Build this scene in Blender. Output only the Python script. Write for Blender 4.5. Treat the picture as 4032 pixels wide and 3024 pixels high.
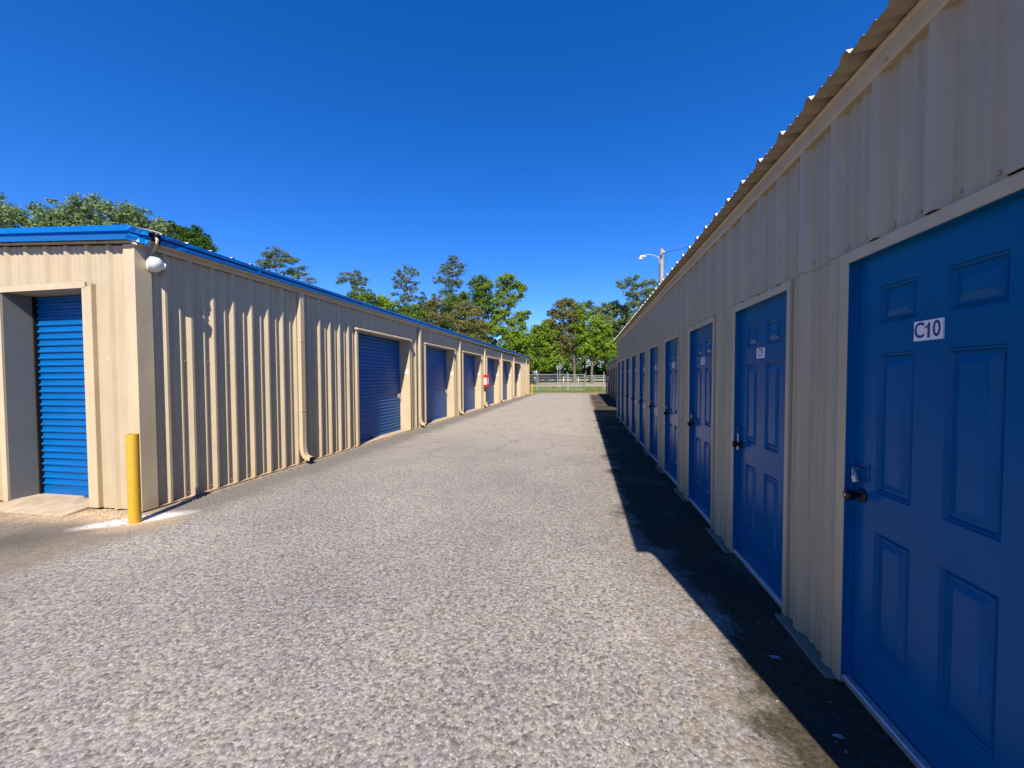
import bpy, math, random
import numpy as np
from mathutils import Vector, Matrix

# ------------------------------------------------------------------ clear
for o in list(bpy.data.objects): bpy.data.objects.remove(o)
S = bpy.context.scene
COL = S.collection
random.seed(7)
RNG = np.random.default_rng(7)

# ------------------------------------------------------------------ camera
CAMZ = 1.618
F_PX, W_PX, CY = 1540.0, 4032.0, 1532.3
YAW, PIT, ROLL = math.radians(10.424), math.radians(1.689), math.radians(-0.229)
cs, sn = math.cos(YAW), math.sin(YAW)
cp, sp = math.cos(PIT), math.sin(PIT)
cr, sr = math.cos(ROLL), math.sin(ROLL)
R0 = Vector((cs, sn, 0)); FW = Vector((-sn*cp, cs*cp, -sp)); U0 = Vector((-sn*sp, cs*sp, cp))
RT = R0*cr + U0*sr
UP = U0*cr - R0*sr
cam = bpy.data.cameras.new('camera'); camo = bpy.data.objects.new('camera', cam); COL.objects.link(camo)
M = Matrix((( RT.x, UP.x, -FW.x, 0), (RT.y, UP.y, -FW.y, 0), (RT.z, UP.z, -FW.z, CAMZ), (0, 0, 0, 1)))
camo.matrix_world = M
cam.sensor_width = 36; cam.sensor_fit = 'HORIZONTAL'; cam.lens = F_PX*36/W_PX
cam.shift_y = (CY-1512)/W_PX
cam.clip_start = 0.05; cam.clip_end = 2000
S.camera = camo

def pix(u, v, Y):
    """world point seen at photo pixel (u, v) at the depth plane y = Y"""
    d = FW*F_PX + RT*(u-2016) - UP*(v-CY)
    k = Y/d.y
    return Vector((d.x*k, Y, CAMZ+d.z*k)), F_PX/(FW.dot(Vector((d.x*k, Y, d.z*k))))   # point, px per metre

# ------------------------------------------------------------------ light
SUN = Vector((-0.23, 1.06, -1.0)).normalized()
elev = math.asin(-SUN.z); az = math.atan2(-SUN.x, -SUN.y)
w = bpy.data.worlds.new('World'); S.world = w; w.use_nodes = True
nt = w.node_tree; bg = nt.nodes['Background']
sky = nt.nodes.new('ShaderNodeTexSky'); sky.sky_type = 'NISHITA'; sky.sun_disc = False
sky.sun_elevation = elev; sky.sun_rotation = az
sky.altitude = 0; sky.air_density = 0.9; sky.dust_density = 0.0; sky.ozone_density = 5.0
hs = nt.nodes.new('ShaderNodeHueSaturation'); hs.inputs['Saturation'].default_value = 1.3; hs.inputs['Hue'].default_value = 0.50
nt.links.new(sky.outputs[0], hs.inputs['Color'])
tn = nt.nodes.new('ShaderNodeMix'); tn.data_type = 'RGBA'; tn.blend_type = 'MULTIPLY'; tn.inputs[0].default_value = 1; tn.inputs[7].default_value = (1.28, 1.27, 1.76, 1)
nt.links.new(hs.outputs[0], tn.inputs[6]); nt.links.new(tn.outputs[2], bg.inputs[0])
bg.inputs[1].default_value = 0.061
sl = bpy.data.lights.new('sun', 'SUN'); sl.energy = 5.0; sl.angle = math.radians(0.5); sl.color = (1.0, 0.92, 0.79)
so = bpy.data.objects.new('sun', sl); COL.objects.link(so); so.location = (5, -20, 20)
so.rotation_euler = SUN.to_track_quat('-Z', 'Y').to_euler()
S.view_settings.view_transform = 'Standard'; S.view_settings.look = 'None'
S.view_settings.exposure = 0.95; S.view_settings.gamma = 1.0
S.render.engine = 'CYCLES'

# ------------------------------------------------------------------ materials
def mat(name, col, rough=0.5, metal=0.0, spec=0.5, var=0.0, vscale=3.0, bump=0.0, bscale=40.0, stretch=None, col2=None, c2amt=0.5, coat=0.0):
    m = bpy.data.materials.new(name); m.use_nodes = True
    n, l = m.node_tree.nodes, m.node_tree.links
    b = n['Principled BSDF']
    b.inputs['Roughness'].default_value = rough; b.inputs['Metallic'].default_value = metal
    b.inputs['Specular IOR Level'].default_value = spec
    b.inputs['Coat Weight'].default_value = coat; b.inputs['Coat Roughness'].default_value = 0.12
    if len(col) == 3: col = (*col, 1)
    b.inputs['Base Color'].default_value = col
    tc = n.new('ShaderNodeTexCoord'); mp = n.new('ShaderNodeMapping')
    l.new(tc.outputs['Object'], mp.inputs[0])
    if stretch: mp.inputs['Scale'].default_value = stretch
    if var > 0 or col2:
        no = n.new('ShaderNodeTexNoise'); no.inputs['Scale'].default_value = vscale; no.inputs['Detail'].default_value = 8
        no.inputs['Roughness'].default_value = 0.65
        l.new(mp.outputs[0], no.inputs['Vector'])
        mx = n.new('ShaderNodeMix'); mx.data_type = 'RGBA'
        rp = n.new('ShaderNodeMapRange'); rp.inputs[1].default_value = 0.3; rp.inputs[2].default_value = 0.7
        l.new(no.outputs['Fac'], rp.inputs[0])
        if col2:
            rp.inputs[4].default_value = c2amt
            mx.inputs[6].default_value = col; mx.inputs[7].default_value = (*col2, 1)
        else:
            mx.inputs[6].default_value = tuple(c*(1-var) for c in col[:3])+(1,)
            mx.inputs[7].default_value = tuple(min(1, c*(1+var)) for c in col[:3])+(1,)
        l.new(rp.outputs[0], mx.inputs[0]); l.new(mx.outputs[2], b.inputs['Base Color'])
        rr = n.new('ShaderNodeMapRange'); rr.inputs[3].default_value = max(0.05, rough-0.08); rr.inputs[4].default_value = min(1, rough+0.12)
        l.new(no.outputs['Fac'], rr.inputs[0]); l.new(rr.outputs[0], b.inputs['Roughness'])
    if bump > 0:
        nb = n.new('ShaderNodeTexNoise'); nb.inputs['Scale'].default_value = bscale; nb.inputs['Detail'].default_value = 4
        l.new(tc.outputs['Object'], nb.inputs['Vector'])
        bp = n.new('ShaderNodeBump'); bp.inputs['Strength'].default_value = bump; bp.inputs['Distance'].default_value = 0.01
        l.new(nb.outputs['Fac'], bp.inputs['Height']); l.new(bp.outputs[0], b.inputs['Normal'])
    return m

def wall_mat(name, col, rough=0.42):
    """painted steel: faint streaks, a dusty splash band at the foot, slight oil canning"""
    m = mat(name, col, rough=rough)
    n, l = m.node_tree.nodes, m.node_tree.links
    b = n['Principled BSDF']; tc = n['Texture Coordinate']
    geo = n.new('ShaderNodeNewGeometry')
    mp = n.new('ShaderNodeMapping'); mp.inputs['Scale'].default_value = (9, 9, 0.5); l.new(geo.outputs['Position'], mp.inputs[0])
    st = n.new('ShaderNodeTexNoise'); st.inputs['Scale'].default_value = 1.4; st.inputs['Detail'].default_value = 7; l.new(mp.outputs[0], st.inputs['Vector'])
    bl = n.new('ShaderNodeTexNoise'); bl.inputs['Scale'].default_value = 2.2; bl.inputs['Detail'].default_value = 8; bl.inputs['Roughness'].default_value = .7; l.new(geo.outputs['Position'], bl.inputs['Vector'])
    ad = n.new('ShaderNodeMath'); ad.operation = 'MULTIPLY'; l.new(st.outputs['Fac'], ad.inputs[0]); l.new(bl.outputs['Fac'], ad.inputs[1])
    rp = n.new('ShaderNodeMapRange'); rp.inputs[1].default_value = .14; rp.inputs[2].default_value = .36; l.new(ad.outputs[0], rp.inputs[0])
    mx = n.new('ShaderNodeMix'); mx.data_type = 'RGBA'; l.new(rp.outputs[0], mx.inputs[0])
    mx.inputs[6].default_value = tuple(c*.92 for c in col)+(1,); mx.inputs[7].default_value = tuple(min(1, c*1.05) for c in col)+(1,)
    # soil splash near the ground
    sx = n.new('ShaderNodeSeparateXYZ'); l.new(geo.outputs['Position'], sx.inputs[0])
    n2 = n.new('ShaderNodeTexNoise'); n2.inputs['Scale'].default_value = 5; n2.inputs['Detail'].default_value = 8; l.new(geo.outputs['Position'], n2.inputs['Vector'])
    m1 = n.new('ShaderNodeMath'); m1.operation = 'MULTIPLY_ADD'; m1.inputs[1].default_value = .45; l.new(n2.outputs['Fac'], m1.inputs[0])
    m1.inputs[2].default_value = -0.04
    sb = n.new('ShaderNodeMath'); sb.operation = 'SUBTRACT'; l.new(m1.outputs[0], sb.inputs[0]); l.new(sx.outputs[2], sb.inputs[1])
    r2 = n.new('ShaderNodeMapRange'); r2.inputs[1].default_value = 0; r2.inputs[2].default_value = .28; r2.inputs[4].default_value = .6; l.new(sb.outputs[0], r2.inputs[0])
    mx2 = n.new('ShaderNodeMix'); mx2.data_type = 'RGBA'; l.new(r2.outputs[0], mx2.inputs[0]); l.new(mx.outputs[2], mx2.inputs[6])
    mx2.inputs[7].default_value = (.36, .22, .12, 1); l.new(mx2.outputs[2], b.inputs['Base Color'])
    rr = n.new('ShaderNodeMapRange'); rr.inputs[3].default_value = rough-.08; rr.inputs[4].default_value = rough+.12
    l.new(bl.outputs['Fac'], rr.inputs[0]); l.new(rr.outputs[0], b.inputs['Roughness'])
    oc = n.new('ShaderNodeTexNoise'); oc.inputs['Scale'].default_value = 1.6; oc.inputs['Detail'].default_value = 2; l.new(geo.outputs['Position'], oc.inputs['Vector'])
    fb = n.new('ShaderNodeTexNoise'); fb.inputs['Scale'].default_value = 160; l.new(geo.outputs['Position'], fb.inputs['Vector'])
    m3 = n.new('ShaderNodeMath'); m3.operation = 'MULTIPLY_ADD'; m3.inputs[1].default_value = .035; l.new(fb.outputs['Fac'], m3.inputs[0]); l.new(oc.outputs['Fac'], m3.inputs[2])
    bp = n.new('ShaderNodeBump'); bp.inputs['Strength'].default_value = .45; bp.inputs['Distance'].default_value = .03
    l.new(m3.outputs[0], bp.inputs['Height']); l.new(bp.outputs[0], b.inputs['Normal'])
    return m

BEIGE = (.372, .298, .190)
M_WALL = wall_mat('beige_painted_steel', BEIGE)
M_TRIM = wall_mat('light_beige_trim', (.425, .338, .212), .38)
M_JAMB = wall_mat('grey_beige_reveal', (.31, .265, .20), .45)
M_BLUE = mat('blue_roll_door_paint', (.0002, .082, .27), spec=.2, rough=.36, var=.10, vscale=2.0, stretch=(1, 1, 6))
M_BLUED = mat('blue_entry_door_paint', (.0001, .084, .225), rough=.2, spec=.09, var=.08, vscale=1.5, bump=.05, bscale=90)
M_BTRIM = mat('bright_blue_roof_trim', (.0004, .105, .36), spec=.28, rough=.28, var=.08, vscale=1.5, bump=.25, bscale=5)
M_ROOF = mat('galvalume_roof', (.62, .63, .64), rough=.38, metal=.35, var=.12, vscale=4)
M_YEL = mat('yellow_bollard_paint', (.49, .29, .016), rough=.4, var=.12, vscale=7, bump=.15, bscale=25, col2=(.34, .17, .02), c2amt=.5)
M_DARK = mat('dark_gap', (.01, .01, .01), rough=.9)
M_KNOB = mat('dark_bronze', (.018, .014, .012), rough=.3, metal=.6)
M_STEEL = mat('zinc_steel', (.50, .50, .48), rough=.42, metal=.7, var=.1, vscale=30)
M_GALV = mat('galvanised_tube', (.27, .285, .29), rough=.6, metal=.2, var=.12, vscale=4)
M_WHITE = mat('white_plastic', (.58, .58, .55), rough=.35)
M_PLATE = mat('white_plate', (.66, .66, .68), rough=.35)
M_INK = mat('dark_purple_vinyl', (.035, .02, .12), rough=.4)
M_INK2 = mat('faded_grey_vinyl', (.16, .24, .34), rough=.5)
M_RED = mat('red_cabinet', (.54, .008, .015), rough=.35)
M_CONC = mat('concrete_sill', (.37, .285, .19), rough=.9, var=.25, vscale=7, bump=.4, bscale=60)
M_CONCG = mat('grey_concrete_edge', (.17, .155, .125), rough=.85, var=.2, vscale=6, bump=.3, bscale=60)
M_WOOD = mat('weathered_pole_wood', (.30, .245, .18), rough=.9, var=.35, vscale=5, stretch=(14, 14, .7), bump=.6, bscale=30)
M_BARK = mat('bark', (.10, .08, .06), rough=.95, var=.4, vscale=5, bump=.5, bscale=10)
M_BARKP = mat('pine_bark', (.17, .12, .09), rough=.95, var=.35, vscale=4, bump=.5, bscale=10)
M_WFENCE = mat('white_board', (.50, .49, .44), rough=.7, var=.15, vscale=2)
M_BLACK = mat('black_rubber', (.012, .012, .014), rough=.6)
M_SIGN = mat('sign_back_aluminium', (.10, .115, .115), rough=.6, metal=.2)
M_ROAD = mat('far_road_asphalt', (.33, .32, .31), rough=.95, var=.12, vscale=.6)

def leaf_mat(name, c1, c2, trans=.35):
    m = bpy.data.materials.new(name); m.use_nodes = True
    n, l = m.node_tree.nodes, m.node_tree.links; n.clear()
    out = n.new('ShaderNodeOutputMaterial')
    geo = n.new('ShaderNodeNewGeometry'); no = n.new('ShaderNodeTexNoise')
    no.inputs['Scale'].default_value = .55; no.inputs['Detail'].default_value = 3; l.new(geo.outputs['Position'], no.inputs['Vector'])
    a = n.new('ShaderNodeMath'); a.operation = 'MULTIPLY_ADD'; a.inputs[1].default_value = .55
    l.new(geo.outputs['Random Per Island'], a.inputs[0]); l.new(no.outputs['Fac'], a.inputs[2])
    r = n.new('ShaderNodeMapRange'); r.inputs[1].default_value = .45; r.inputs[2].default_value = 1.1; l.new(a.outputs[0], r.inputs[0])
    mx = n.new('ShaderNodeMix'); mx.data_type = 'RGBA'; mx.inputs[6].default_value = (*c1, 1); mx.inputs[7].default_value = (*c2, 1)
    l.new(r.outputs[0], mx.inputs[0])
    d = n.new('ShaderNodeBsdfDiffuse'); t = n.new('ShaderNodeBsdfTranslucent')
    l.new(mx.outputs[2], d.inputs[0]); l.new(mx.outputs[2], t.inputs[0])
    ms = n.new('ShaderNodeMixShader'); ms.inputs[0].default_value = trans
    l.new(d.outputs[0], ms.inputs[1]); l.new(t.outputs[0], ms.inputs[2]); l.new(ms.outputs[0], out.inputs[0])
    return m
L_BRIGHT = leaf_mat('bright_green_leaves', (.06, .12, .012), (.27, .38, .045))
L_MID = leaf_mat('mid_green_leaves', (.05, .105, .018), (.16, .24, .04))
L_DARK = leaf_mat('dark_green_leaves', (.02, .055, .010), (.07, .14, .02), .25)
L_OLIVE = leaf_mat('olive_brown_leaves', (.09, .10, .03), (.23, .22, .075), .3)
L_PINE = leaf_mat('pine_needles', (.05, .09, .04), (.15, .20, .09), .25)
L_AIRY = leaf_mat('blue_green_leaves', (.08, .14, .06), (.22, .29, .12), .35)
L_GRASS = leaf_mat('grass_blades', (.08, .13, .02), (.22, .24, .06), .3)

def ramp(n, l, src, a, b, c=0., d=1.):
    r = n.new('ShaderNodeMapRange'); r.inputs[1].default_value = a; r.inputs[2].default_value = b
    r.inputs[3].default_value = c; r.inputs[4].default_value = d; l.new(src, r.inputs[0]); return r.outputs[0]
def mixc(n, l, f, a, b, mode='MIX'):
    x = n.new('ShaderNodeMix'); x.data_type = 'RGBA'; x.blend_type = mode
    for k, s in ((0, f), (6, a), (7, b)):
        if hasattr(s, 'is_linked'): l.new(s, x.inputs[k])
        else: x.inputs[k].default_value = s if k == 0 else (*s, 1)
    return x.outputs[2]
def mth(n, l, op, a, b=None, c=None):
    x = n.new('ShaderNodeMath'); x.operation = op
    for k, s in enumerate((a, b, c)):
        if s is None: continue
        if hasattr(s, 'is_linked'): l.new(s, x.inputs[k])
        else: x.inputs[k].default_value = s
    return x.outputs[0]
def nz(n, l, vec, sc, det=4, rough=.5, dist=0.):
    x = n.new('ShaderNodeTexNoise'); x.inputs['Scale'].default_value = sc; x.inputs['Detail'].default_value = det
    x.inputs['Roughness'].default_value = rough; x.inputs['Distortion'].default_value = dist; l.new(vec, x.inputs['Vector']); return x.outputs['Fac']

def asphalt():
    m = bpy.data.materials.new('worn_gravel_asphalt'); m.use_nodes = True
    n, l = m.node_tree.nodes, m.node_tree.links; b = n['Principled BSDF']
    g = n.new('ShaderNodeNewGeometry'); P = g.outputs['Position']
    s = n.new('ShaderNodeSeparateXYZ'); l.new(P, s.inputs[0]); X, Y = s.outputs[0], s.outputs[1]
    # aggregate: pebble cells of two sizes
    v1 = n.new('ShaderNodeTexVoronoi'); v1.inputs['Scale'].default_value = 52; l.new(P, v1.inputs['Vector'])
    v2 = n.new('ShaderNodeTexVoronoi'); v2.inputs['Scale'].default_value = 120; l.new(P, v2.inputs['Vector'])
    bw = n.new('ShaderNodeRGBToBW'); l.new(v1.outputs['Color'], bw.inputs[0])
    bw2 = n.new('ShaderNodeRGBToBW'); l.new(v2.outputs['Color'], bw2.inputs[0])
    n30 = nz(n, l, P, 30, 6, .72); n8 = nz(n, l, P, 7, 6, .65); n1 = nz(n, l, P, .55, 6, .6); n3 = nz(n, l, P, 1.7, 7, .65, .4)
    agg = mth(n, l, 'MULTIPLY_ADD', bw.outputs[0], .36, mth(n, l, 'MULTIPLY_ADD', bw2.outputs[0], .22, mth(n, l, 'MULTIPLY', n30, .95)))
    c = mixc(n, l, ramp(n, l, agg, .50, 1.02), (.082, .077, .076), (.362, .338, .314))
    lav = mixc(n, l, ramp(n, l, n8, .35, .65), (.97, .95, 1.0), (1.04, 1.0, .90))
    c = mixc(n, l, 1., c, lav, 'MULTIPLY')
    big = mixc(n, l, ramp(n, l, n1, .3, .7), (.76, .765, .79), (1.14, 1.12, 1.08))
    c = mixc(n, l, 1., c, big, 'MULTIPLY')
    # sparse bright chips and dark pits
    c = mixc(n, l, mth(n, l, 'MULTIPLY', mth(n, l, 'GREATER_THAN', bw2.outputs[0], .84), .6), c, (.45, .42, .38))
    c = mixc(n, l, mth(n, l, 'MULTIPLY', mth(n, l, 'LESS_THAN', bw.outputs[0], .13), .35), c, (.10, .09, .085))
    # smoother old asphalt toward the far end with cracks
    farm = ramp(n, l, mth(n, l, 'MULTIPLY_ADD', n3, 3.0, Y), 8, 14)
    cfar = mixc(n, l, ramp(n, l, nz(n, l, P, 5, 8, .75), .3, .7), (.25, .22, .18), (.38, .34, .28))
    c = mixc(n, l, mth(n, l, 'MULTIPLY', farm, .75), c, cfar)
    wv = n.new('ShaderNodeVectorMath'); wv.operation = 'MULTIPLY_ADD'; wv.inputs[1].default_value = (.5, .5, .5)
    nc = n.new('ShaderNodeTexNoise'); nc.inputs['Scale'].default_value = 1.3; nc.inputs['Detail'].default_value = 6; l.new(P, nc.inputs['Vector'])
    l.new(nc.outputs['Color'], wv.inputs[0]); l.new(P, wv.inputs[2])
    vc = n.new('ShaderNodeTexVoronoi'); vc.feature = 'DISTANCE_TO_EDGE'; vc.inputs['Scale'].default_value = .8; l.new(wv.outputs[0], vc.inputs['Vector'])
    crack = mth(n, l, 'MULTIPLY', ramp(n, l, vc.outputs['Distance'], .006, .028, 1, 0), ramp(n, l, Y, 6, 9))
    crack = mth(n, l, 'MULTIPLY', crack, ramp(n, l, n3, .42, .55))
    c = mixc(n, l, mth(n, l, 'MULTIPLY', crack, .45), c, (.09, .07, .055))
    # dark asphalt by the right building, its shade painted in; lighter worn patches
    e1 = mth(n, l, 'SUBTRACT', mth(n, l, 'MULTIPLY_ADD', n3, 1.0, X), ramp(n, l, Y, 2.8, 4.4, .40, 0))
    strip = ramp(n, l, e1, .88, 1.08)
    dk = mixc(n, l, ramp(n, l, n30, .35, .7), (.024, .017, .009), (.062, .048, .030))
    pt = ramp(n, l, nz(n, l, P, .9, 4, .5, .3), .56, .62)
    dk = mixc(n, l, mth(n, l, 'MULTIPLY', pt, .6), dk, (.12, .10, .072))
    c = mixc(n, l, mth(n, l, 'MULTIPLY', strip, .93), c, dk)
    # brown moss and silt between gravel and strip
    band = mth(n, l, 'MULTIPLY', ramp(n, l, e1, .25, .85), ramp(n, l, n8, .40, .60))
    band = mth(n, l, 'MULTIPLY', band, mth(n, l, 'SUBTRACT', 1., strip))
    c = mixc(n, l, mth(n, l, 'MULTIPLY', band, .62), c, (.165, .135, .10))
    # dark seal strip along the left building, then tan silt at its foot
    e2 = mth(n, l, 'MULTIPLY_ADD', n3, .9, mth(n, l, 'MULTIPLY', X, -1.))      # -X + noise
    lf = mth(n, l, 'MULTIPLY', ramp(n, l, e2, 4.75, 5.15), ramp(n, l, Y, 3.0, 3.9))
    dk2 = mixc(n, l, ramp(n, l, n30, .35, .7), (.085, .08, .072), (.21, .19, .17))
    c = mixc(n, l, mth(n, l, 'MULTIPLY', lf, .88), c, dk2)
    silt = mth(n, l, 'MULTIPLY', ramp(n, l, mth(n, l, 'MULTIPLY_ADD', n8, .35, mth(n, l, 'MULTIPLY', X, -1.)), 5.30, 5.44), ramp(n, l, Y, 3.9, 4.2))
    c = mixc(n, l, mth(n, l, 'MULTIPLY', silt, .8), c, (.36, .265, .165))
    # silty old asphalt in front of the end door, with a darker oily spot
    fx = ramp(n, l, e2, 4.85, 5.35); fy = ramp(n, l, mth(n, l, 'MULTIPLY_ADD', n3, .8, Y), 1.6, 2.2)
    fr = mth(n, l, 'MULTIPLY', mth(n, l, 'MULTIPLY', fx, fy), ramp(n, l, mth(n, l, 'MULTIPLY_ADD', n3, .5, Y), 3.9, 4.3, 1, 0))
    old = mixc(n, l, ramp(n, l, nz(n, l, P, 14, 8, .8), .3, .7), (.11, .09, .07), (.24, .20, .155))
    c = mixc(n, l, mth(n, l, 'MULTIPLY', fr, .95), c, old)
    sand = mth(n, l, 'MULTIPLY', fr, ramp(n, l, mth(n, l, 'MULTIPLY_ADD', n3, .9, Y), 3.7, 4.1))
    c = mixc(n, l, mth(n, l, 'MULTIPLY', sand, .85), c, (.53, .38, .23))
    vd = n.new('ShaderNodeVectorMath'); vd.operation = 'DISTANCE'; l.new(P, vd.inputs[0]); vd.inputs[1].default_value = (-5.6, 2.92, 0)
    spot = ramp(n, l, mth(n, l, 'MULTIPLY_ADD', n3, -.5, vd.outputs['Value']), -.12, .32, 1, 0)
    c = mixc(n, l, mth(n, l, 'MULTIPLY', spot, .75), c, (.07, .065, .06))
    # white lime spill round the bollard foot
    dx = mth(n, l, 'ADD', X, 5.06); dy = mth(n, l, 'SUBTRACT', Y, 3.60)
    sa = mth(n, l, 'MULTIPLY_ADD', dx, .73, mth(n, l, 'MULTIPLY', dy, .68)); ta = mth(n, l, 'MULTIPLY_ADD', dx, -.68, mth(n, l, 'MULTIPLY', dy, .73))
    rd = mth(n, l, 'SQRT', mth(n, l, 'ADD', mth(n, l, 'POWER', mth(n, l, 'DIVIDE', sa, .56), 2.), mth(n, l, 'POWER', mth(n, l, 'DIVIDE', ta, .165), 2.)))
    rd = mth(n, l, 'ADD', mth(n, l, 'MULTIPLY_ADD', n8, .9, rd), mth(n, l, 'MULTIPLY', n30, .5))
    c = mixc(n, l, mth(n, l, 'MULTIPLY', ramp(n, l, rd, 1.25, 1.75, 1.0, 0), ramp(n, l, n30, .36, .52, .45, 1.0)), c, (.60, .585, .56))
    # brown earth washed over the far edge
    fe = ramp(n, l, mth(n, l, 'MULTIPLY_ADD', n3, 5., mth(n, l, 'MULTIPLY_ADD', X, .6, Y)), 38.5, 42)
    c = mixc(n, l, mth(n, l, 'MULTIPLY', fe, .8), c, (.30, .19, .12))
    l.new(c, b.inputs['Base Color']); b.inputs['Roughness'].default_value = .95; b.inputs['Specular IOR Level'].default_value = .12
    h = mth(n, l, 'MULTIPLY_ADD', v1.outputs['Distance'], -.5, mth(n, l, 'MULTIPLY_ADD', n30, .7, mth(n, l, 'MULTIPLY', crack, -.6)))
    bp = n.new('ShaderNodeBump'); bp.inputs['Strength'].default_value = .6; bp.inputs['Distance'].default_value = .012
    l.new(h, bp.inputs['Height']); l.new(bp.outputs[0], b.inputs['Normal'])
    return m
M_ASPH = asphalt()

def grassland():
    m = bpy.data.materials.new('grass_and_dirt'); m.use_nodes = True
    n, l = m.node_tree.nodes, m.node_tree.links; b = n['Principled BSDF']
    g = n.new('ShaderNodeNewGeometry'); P = g.outputs['Position']
    s = n.new('ShaderNodeSeparateXYZ'); l.new(P, s.inputs[0]); X, Y = s.outputs[0], s.outputs[1]
    a = nz(n, l, P, .35, 8, .7); f = nz(n, l, P, 4, 8, .75)
    gr = mixc(n, l, ramp(n, l, f, .3, .7), (.06, .095, .025), (.17, .20, .07))
    dr = mixc(n, l, ramp(n, l, f, .3, .7), (.17, .11, .065), (.33, .235, .15))
    k = mth(n, l, 'MAXIMUM', ramp(n, l, a, .52, .60), ramp(n, l, mth(n, l, 'MULTIPLY_ADD', a, 5., mth(n, l, 'MULTIPLY_ADD', X, -.6, Y)), 44.5, 47, 1, 0))
    k = mth(n, l, 'MAXIMUM', k, mth(n, l, 'MULTIPLY', ramp(n, l, mth(n, l, 'MULTIPLY_ADD', a, 4., Y), 80, 81), .55))
    l.new(mixc(n, l, k, gr, dr), b.inputs['Base Color']); b.inputs['Roughness'].default_value = 1; b.inputs['Specular IOR Level'].default_value = .1
    return m
M_GRASS = grassland()

# ------------------------------------------------------------------ mesh helpers
class MB:
    def __init__(s): s.v = []; s.f = []; s.m = []
    def poly(s, pts, mi=0):
        i = len(s.v); s.v += [tuple(p) for p in pts]; s.f.append(tuple(range(i, i+len(pts)))); s.m.append(mi)
    def add(s, v, f, mi=0):
        i = len(s.v); s.v += [tuple(p) for p in v]; s.f += [tuple(i+k for k in q) for q in f]; s.m += [mi]*len(f)
    def box(s, x0, x1, y0, y1, z0, z1, mi=0):
        x0, x1 = sorted((x0, x1)); y0, y1 = sorted((y0, y1)); z0, z1 = sorted((z0, z1))
        v = [(x0,y0,z0),(x1,y0,z0),(x1,y1,z0),(x0,y1,z0),(x0,y0,z1),(x1,y0,z1),(x1,y1,z1),(x0,y1,z1)]
        s.add(v, [(0,3,2,1),(4,5,6,7),(0,1,5,4),(1,2,6,5),(2,3,7,6),(3,0,4,7)], mi)
    def tube(s, path, r, n=10, mi=0, cap=True):
        path = [Vector(p) for p in path]; k = len(path)
        rs = r if isinstance(r, (list, tuple)) else [r]*k
        base = len(s.v); prev = None
        for i, p in enumerate(path):
            t = (path[min(i+1, k-1)]-path[max(i-1, 0)]).normalized()
            if prev is None:
                a = t.cross(Vector((0, 0, 1)))
                if a.length < .01: a = Vector((1, 0, 0))
            else: a = prev - t*prev.dot(t)
            a.normalize(); prev = a; b_ = t.cross(a)
            for j in range(n):
                w_ = 2*math.pi*j/n
                s.v.append(tuple(p+(a*math.cos(w_)+b_*math.sin(w_))*rs[i]))
        for i in range(k-1):
            for j in range(n):
                q = (j+1) % n
                s.f.append((base+i*n+j, base+i*n+q, base+(i+1)*n+q, base+(i+1)*n+j)); s.m.append(mi)
        if cap:
            s.f.append(tuple(base+j for j in range(n))[::-1]); s.m.append(mi)
            s.f.append(tuple(base+(k-1)*n+j for j in range(n))); s.m.append(mi)
    def lathe(s, o, ax, prof, n=16, mi=0):
        """prof = [(distance along axis, radius)]"""
        o = Vector(o); ax = Vector(ax).normalized()
        a = ax.cross(Vector((0, 0, 1)))
        if a.length < .01: a = Vector((1, 0, 0))
        a.normalize(); b_ = ax.cross(a); base = len(s.v)
        for d, r in prof:
            for j in range(n):
                w_ = 2*math.pi*j/n; s.v.append(tuple(o+ax*d+(a*math.cos(w_)+b_*math.sin(w_))*r))
        for i in range(len(prof)-1):
            for j in range(n):
                q = (j+1) % n; s.f.append((base+i*n+j, base+i*n+q, base+(i+1)*n+q, base+(i+1)*n+j)); s.m.append(mi)
        s.f.append(tuple(base+j for j in range(n))[::-1]); s.m.append(mi)
        s.f.append(tuple(base+(len(prof)-1)*n+j for j in range(n))); s.m.append(mi)
    def prism(s, prof, p0, p1, au, av, mi=0, cap=True):
        """closed 2-D profile (a along au, b along av) extruded from p0 to p1"""
        p0, p1, au, av = map(Vector, (p0, p1, au, av)); k = len(prof); base = len(s.v)
        for p in (p0, p1):
            for a, b_ in prof: s.v.append(tuple(p+au*a+av*b_))
        for j in range(k):
            q = (j+1) % k; s.f.append((base+j, base+q, base+k+q, base+k+j)); s.m.append(mi)
        if cap:
            s.f.append(tuple(base+j for j in range(k))[::-1]); s.m.append(mi)
            s.f.append(tuple(base+k+j for j in range(k))); s.m.append(mi)
    def build(s, name, mats, parent=None, smooth=False, bevel=0, loc=None):
        me = bpy.data.meshes.new(name)
        if loc is not None:
            lx, ly, lz = loc; s.v = [(a-lx, b_-ly, c-lz) for a, b_, c in s.v]
        me.from_pydata(s.v, [], s.f)
        if not isinstance(mats, (list, tuple)): mats = [mats]
        for m_ in mats: me.materials.append(m_)
        me.polygons.foreach_set('material_index', s.m)
        if smooth:
            me.polygons.foreach_set('use_smooth', [True]*len(me.polygons))
            try: me.set_sharp_from_angle(angle=math.radians(38))
            except Exception: pass
        me.update()
        o = bpy.data.objects.new(name, me); COL.objects.link(o)
        if loc is not None: o.location = loc
        if parent:
            o.parent = parent
            if loc is None: o.location = -Vector(parent_world(parent))
            else: o.location = Vector(loc)-Vector(parent_world(parent))
        if bevel:
            bv = o.modifiers.new('bevel', 'BEVEL'); bv.width = bevel; bv.segments = 2; bv.limit_method = 'ANGLE'
        return o
WL = {}
def parent_world(o):
    p = Vector(o.location)
    while o.parent: o = o.parent; p += Vector(o.location)
    return p
def tag(o, label=None, cat=None, group=None, kind=None):
    if label: o['label'] = label
    if cat: o['category'] = cat
    if group: o['group'] = group
    if kind: o['kind'] = kind
    return o
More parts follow.
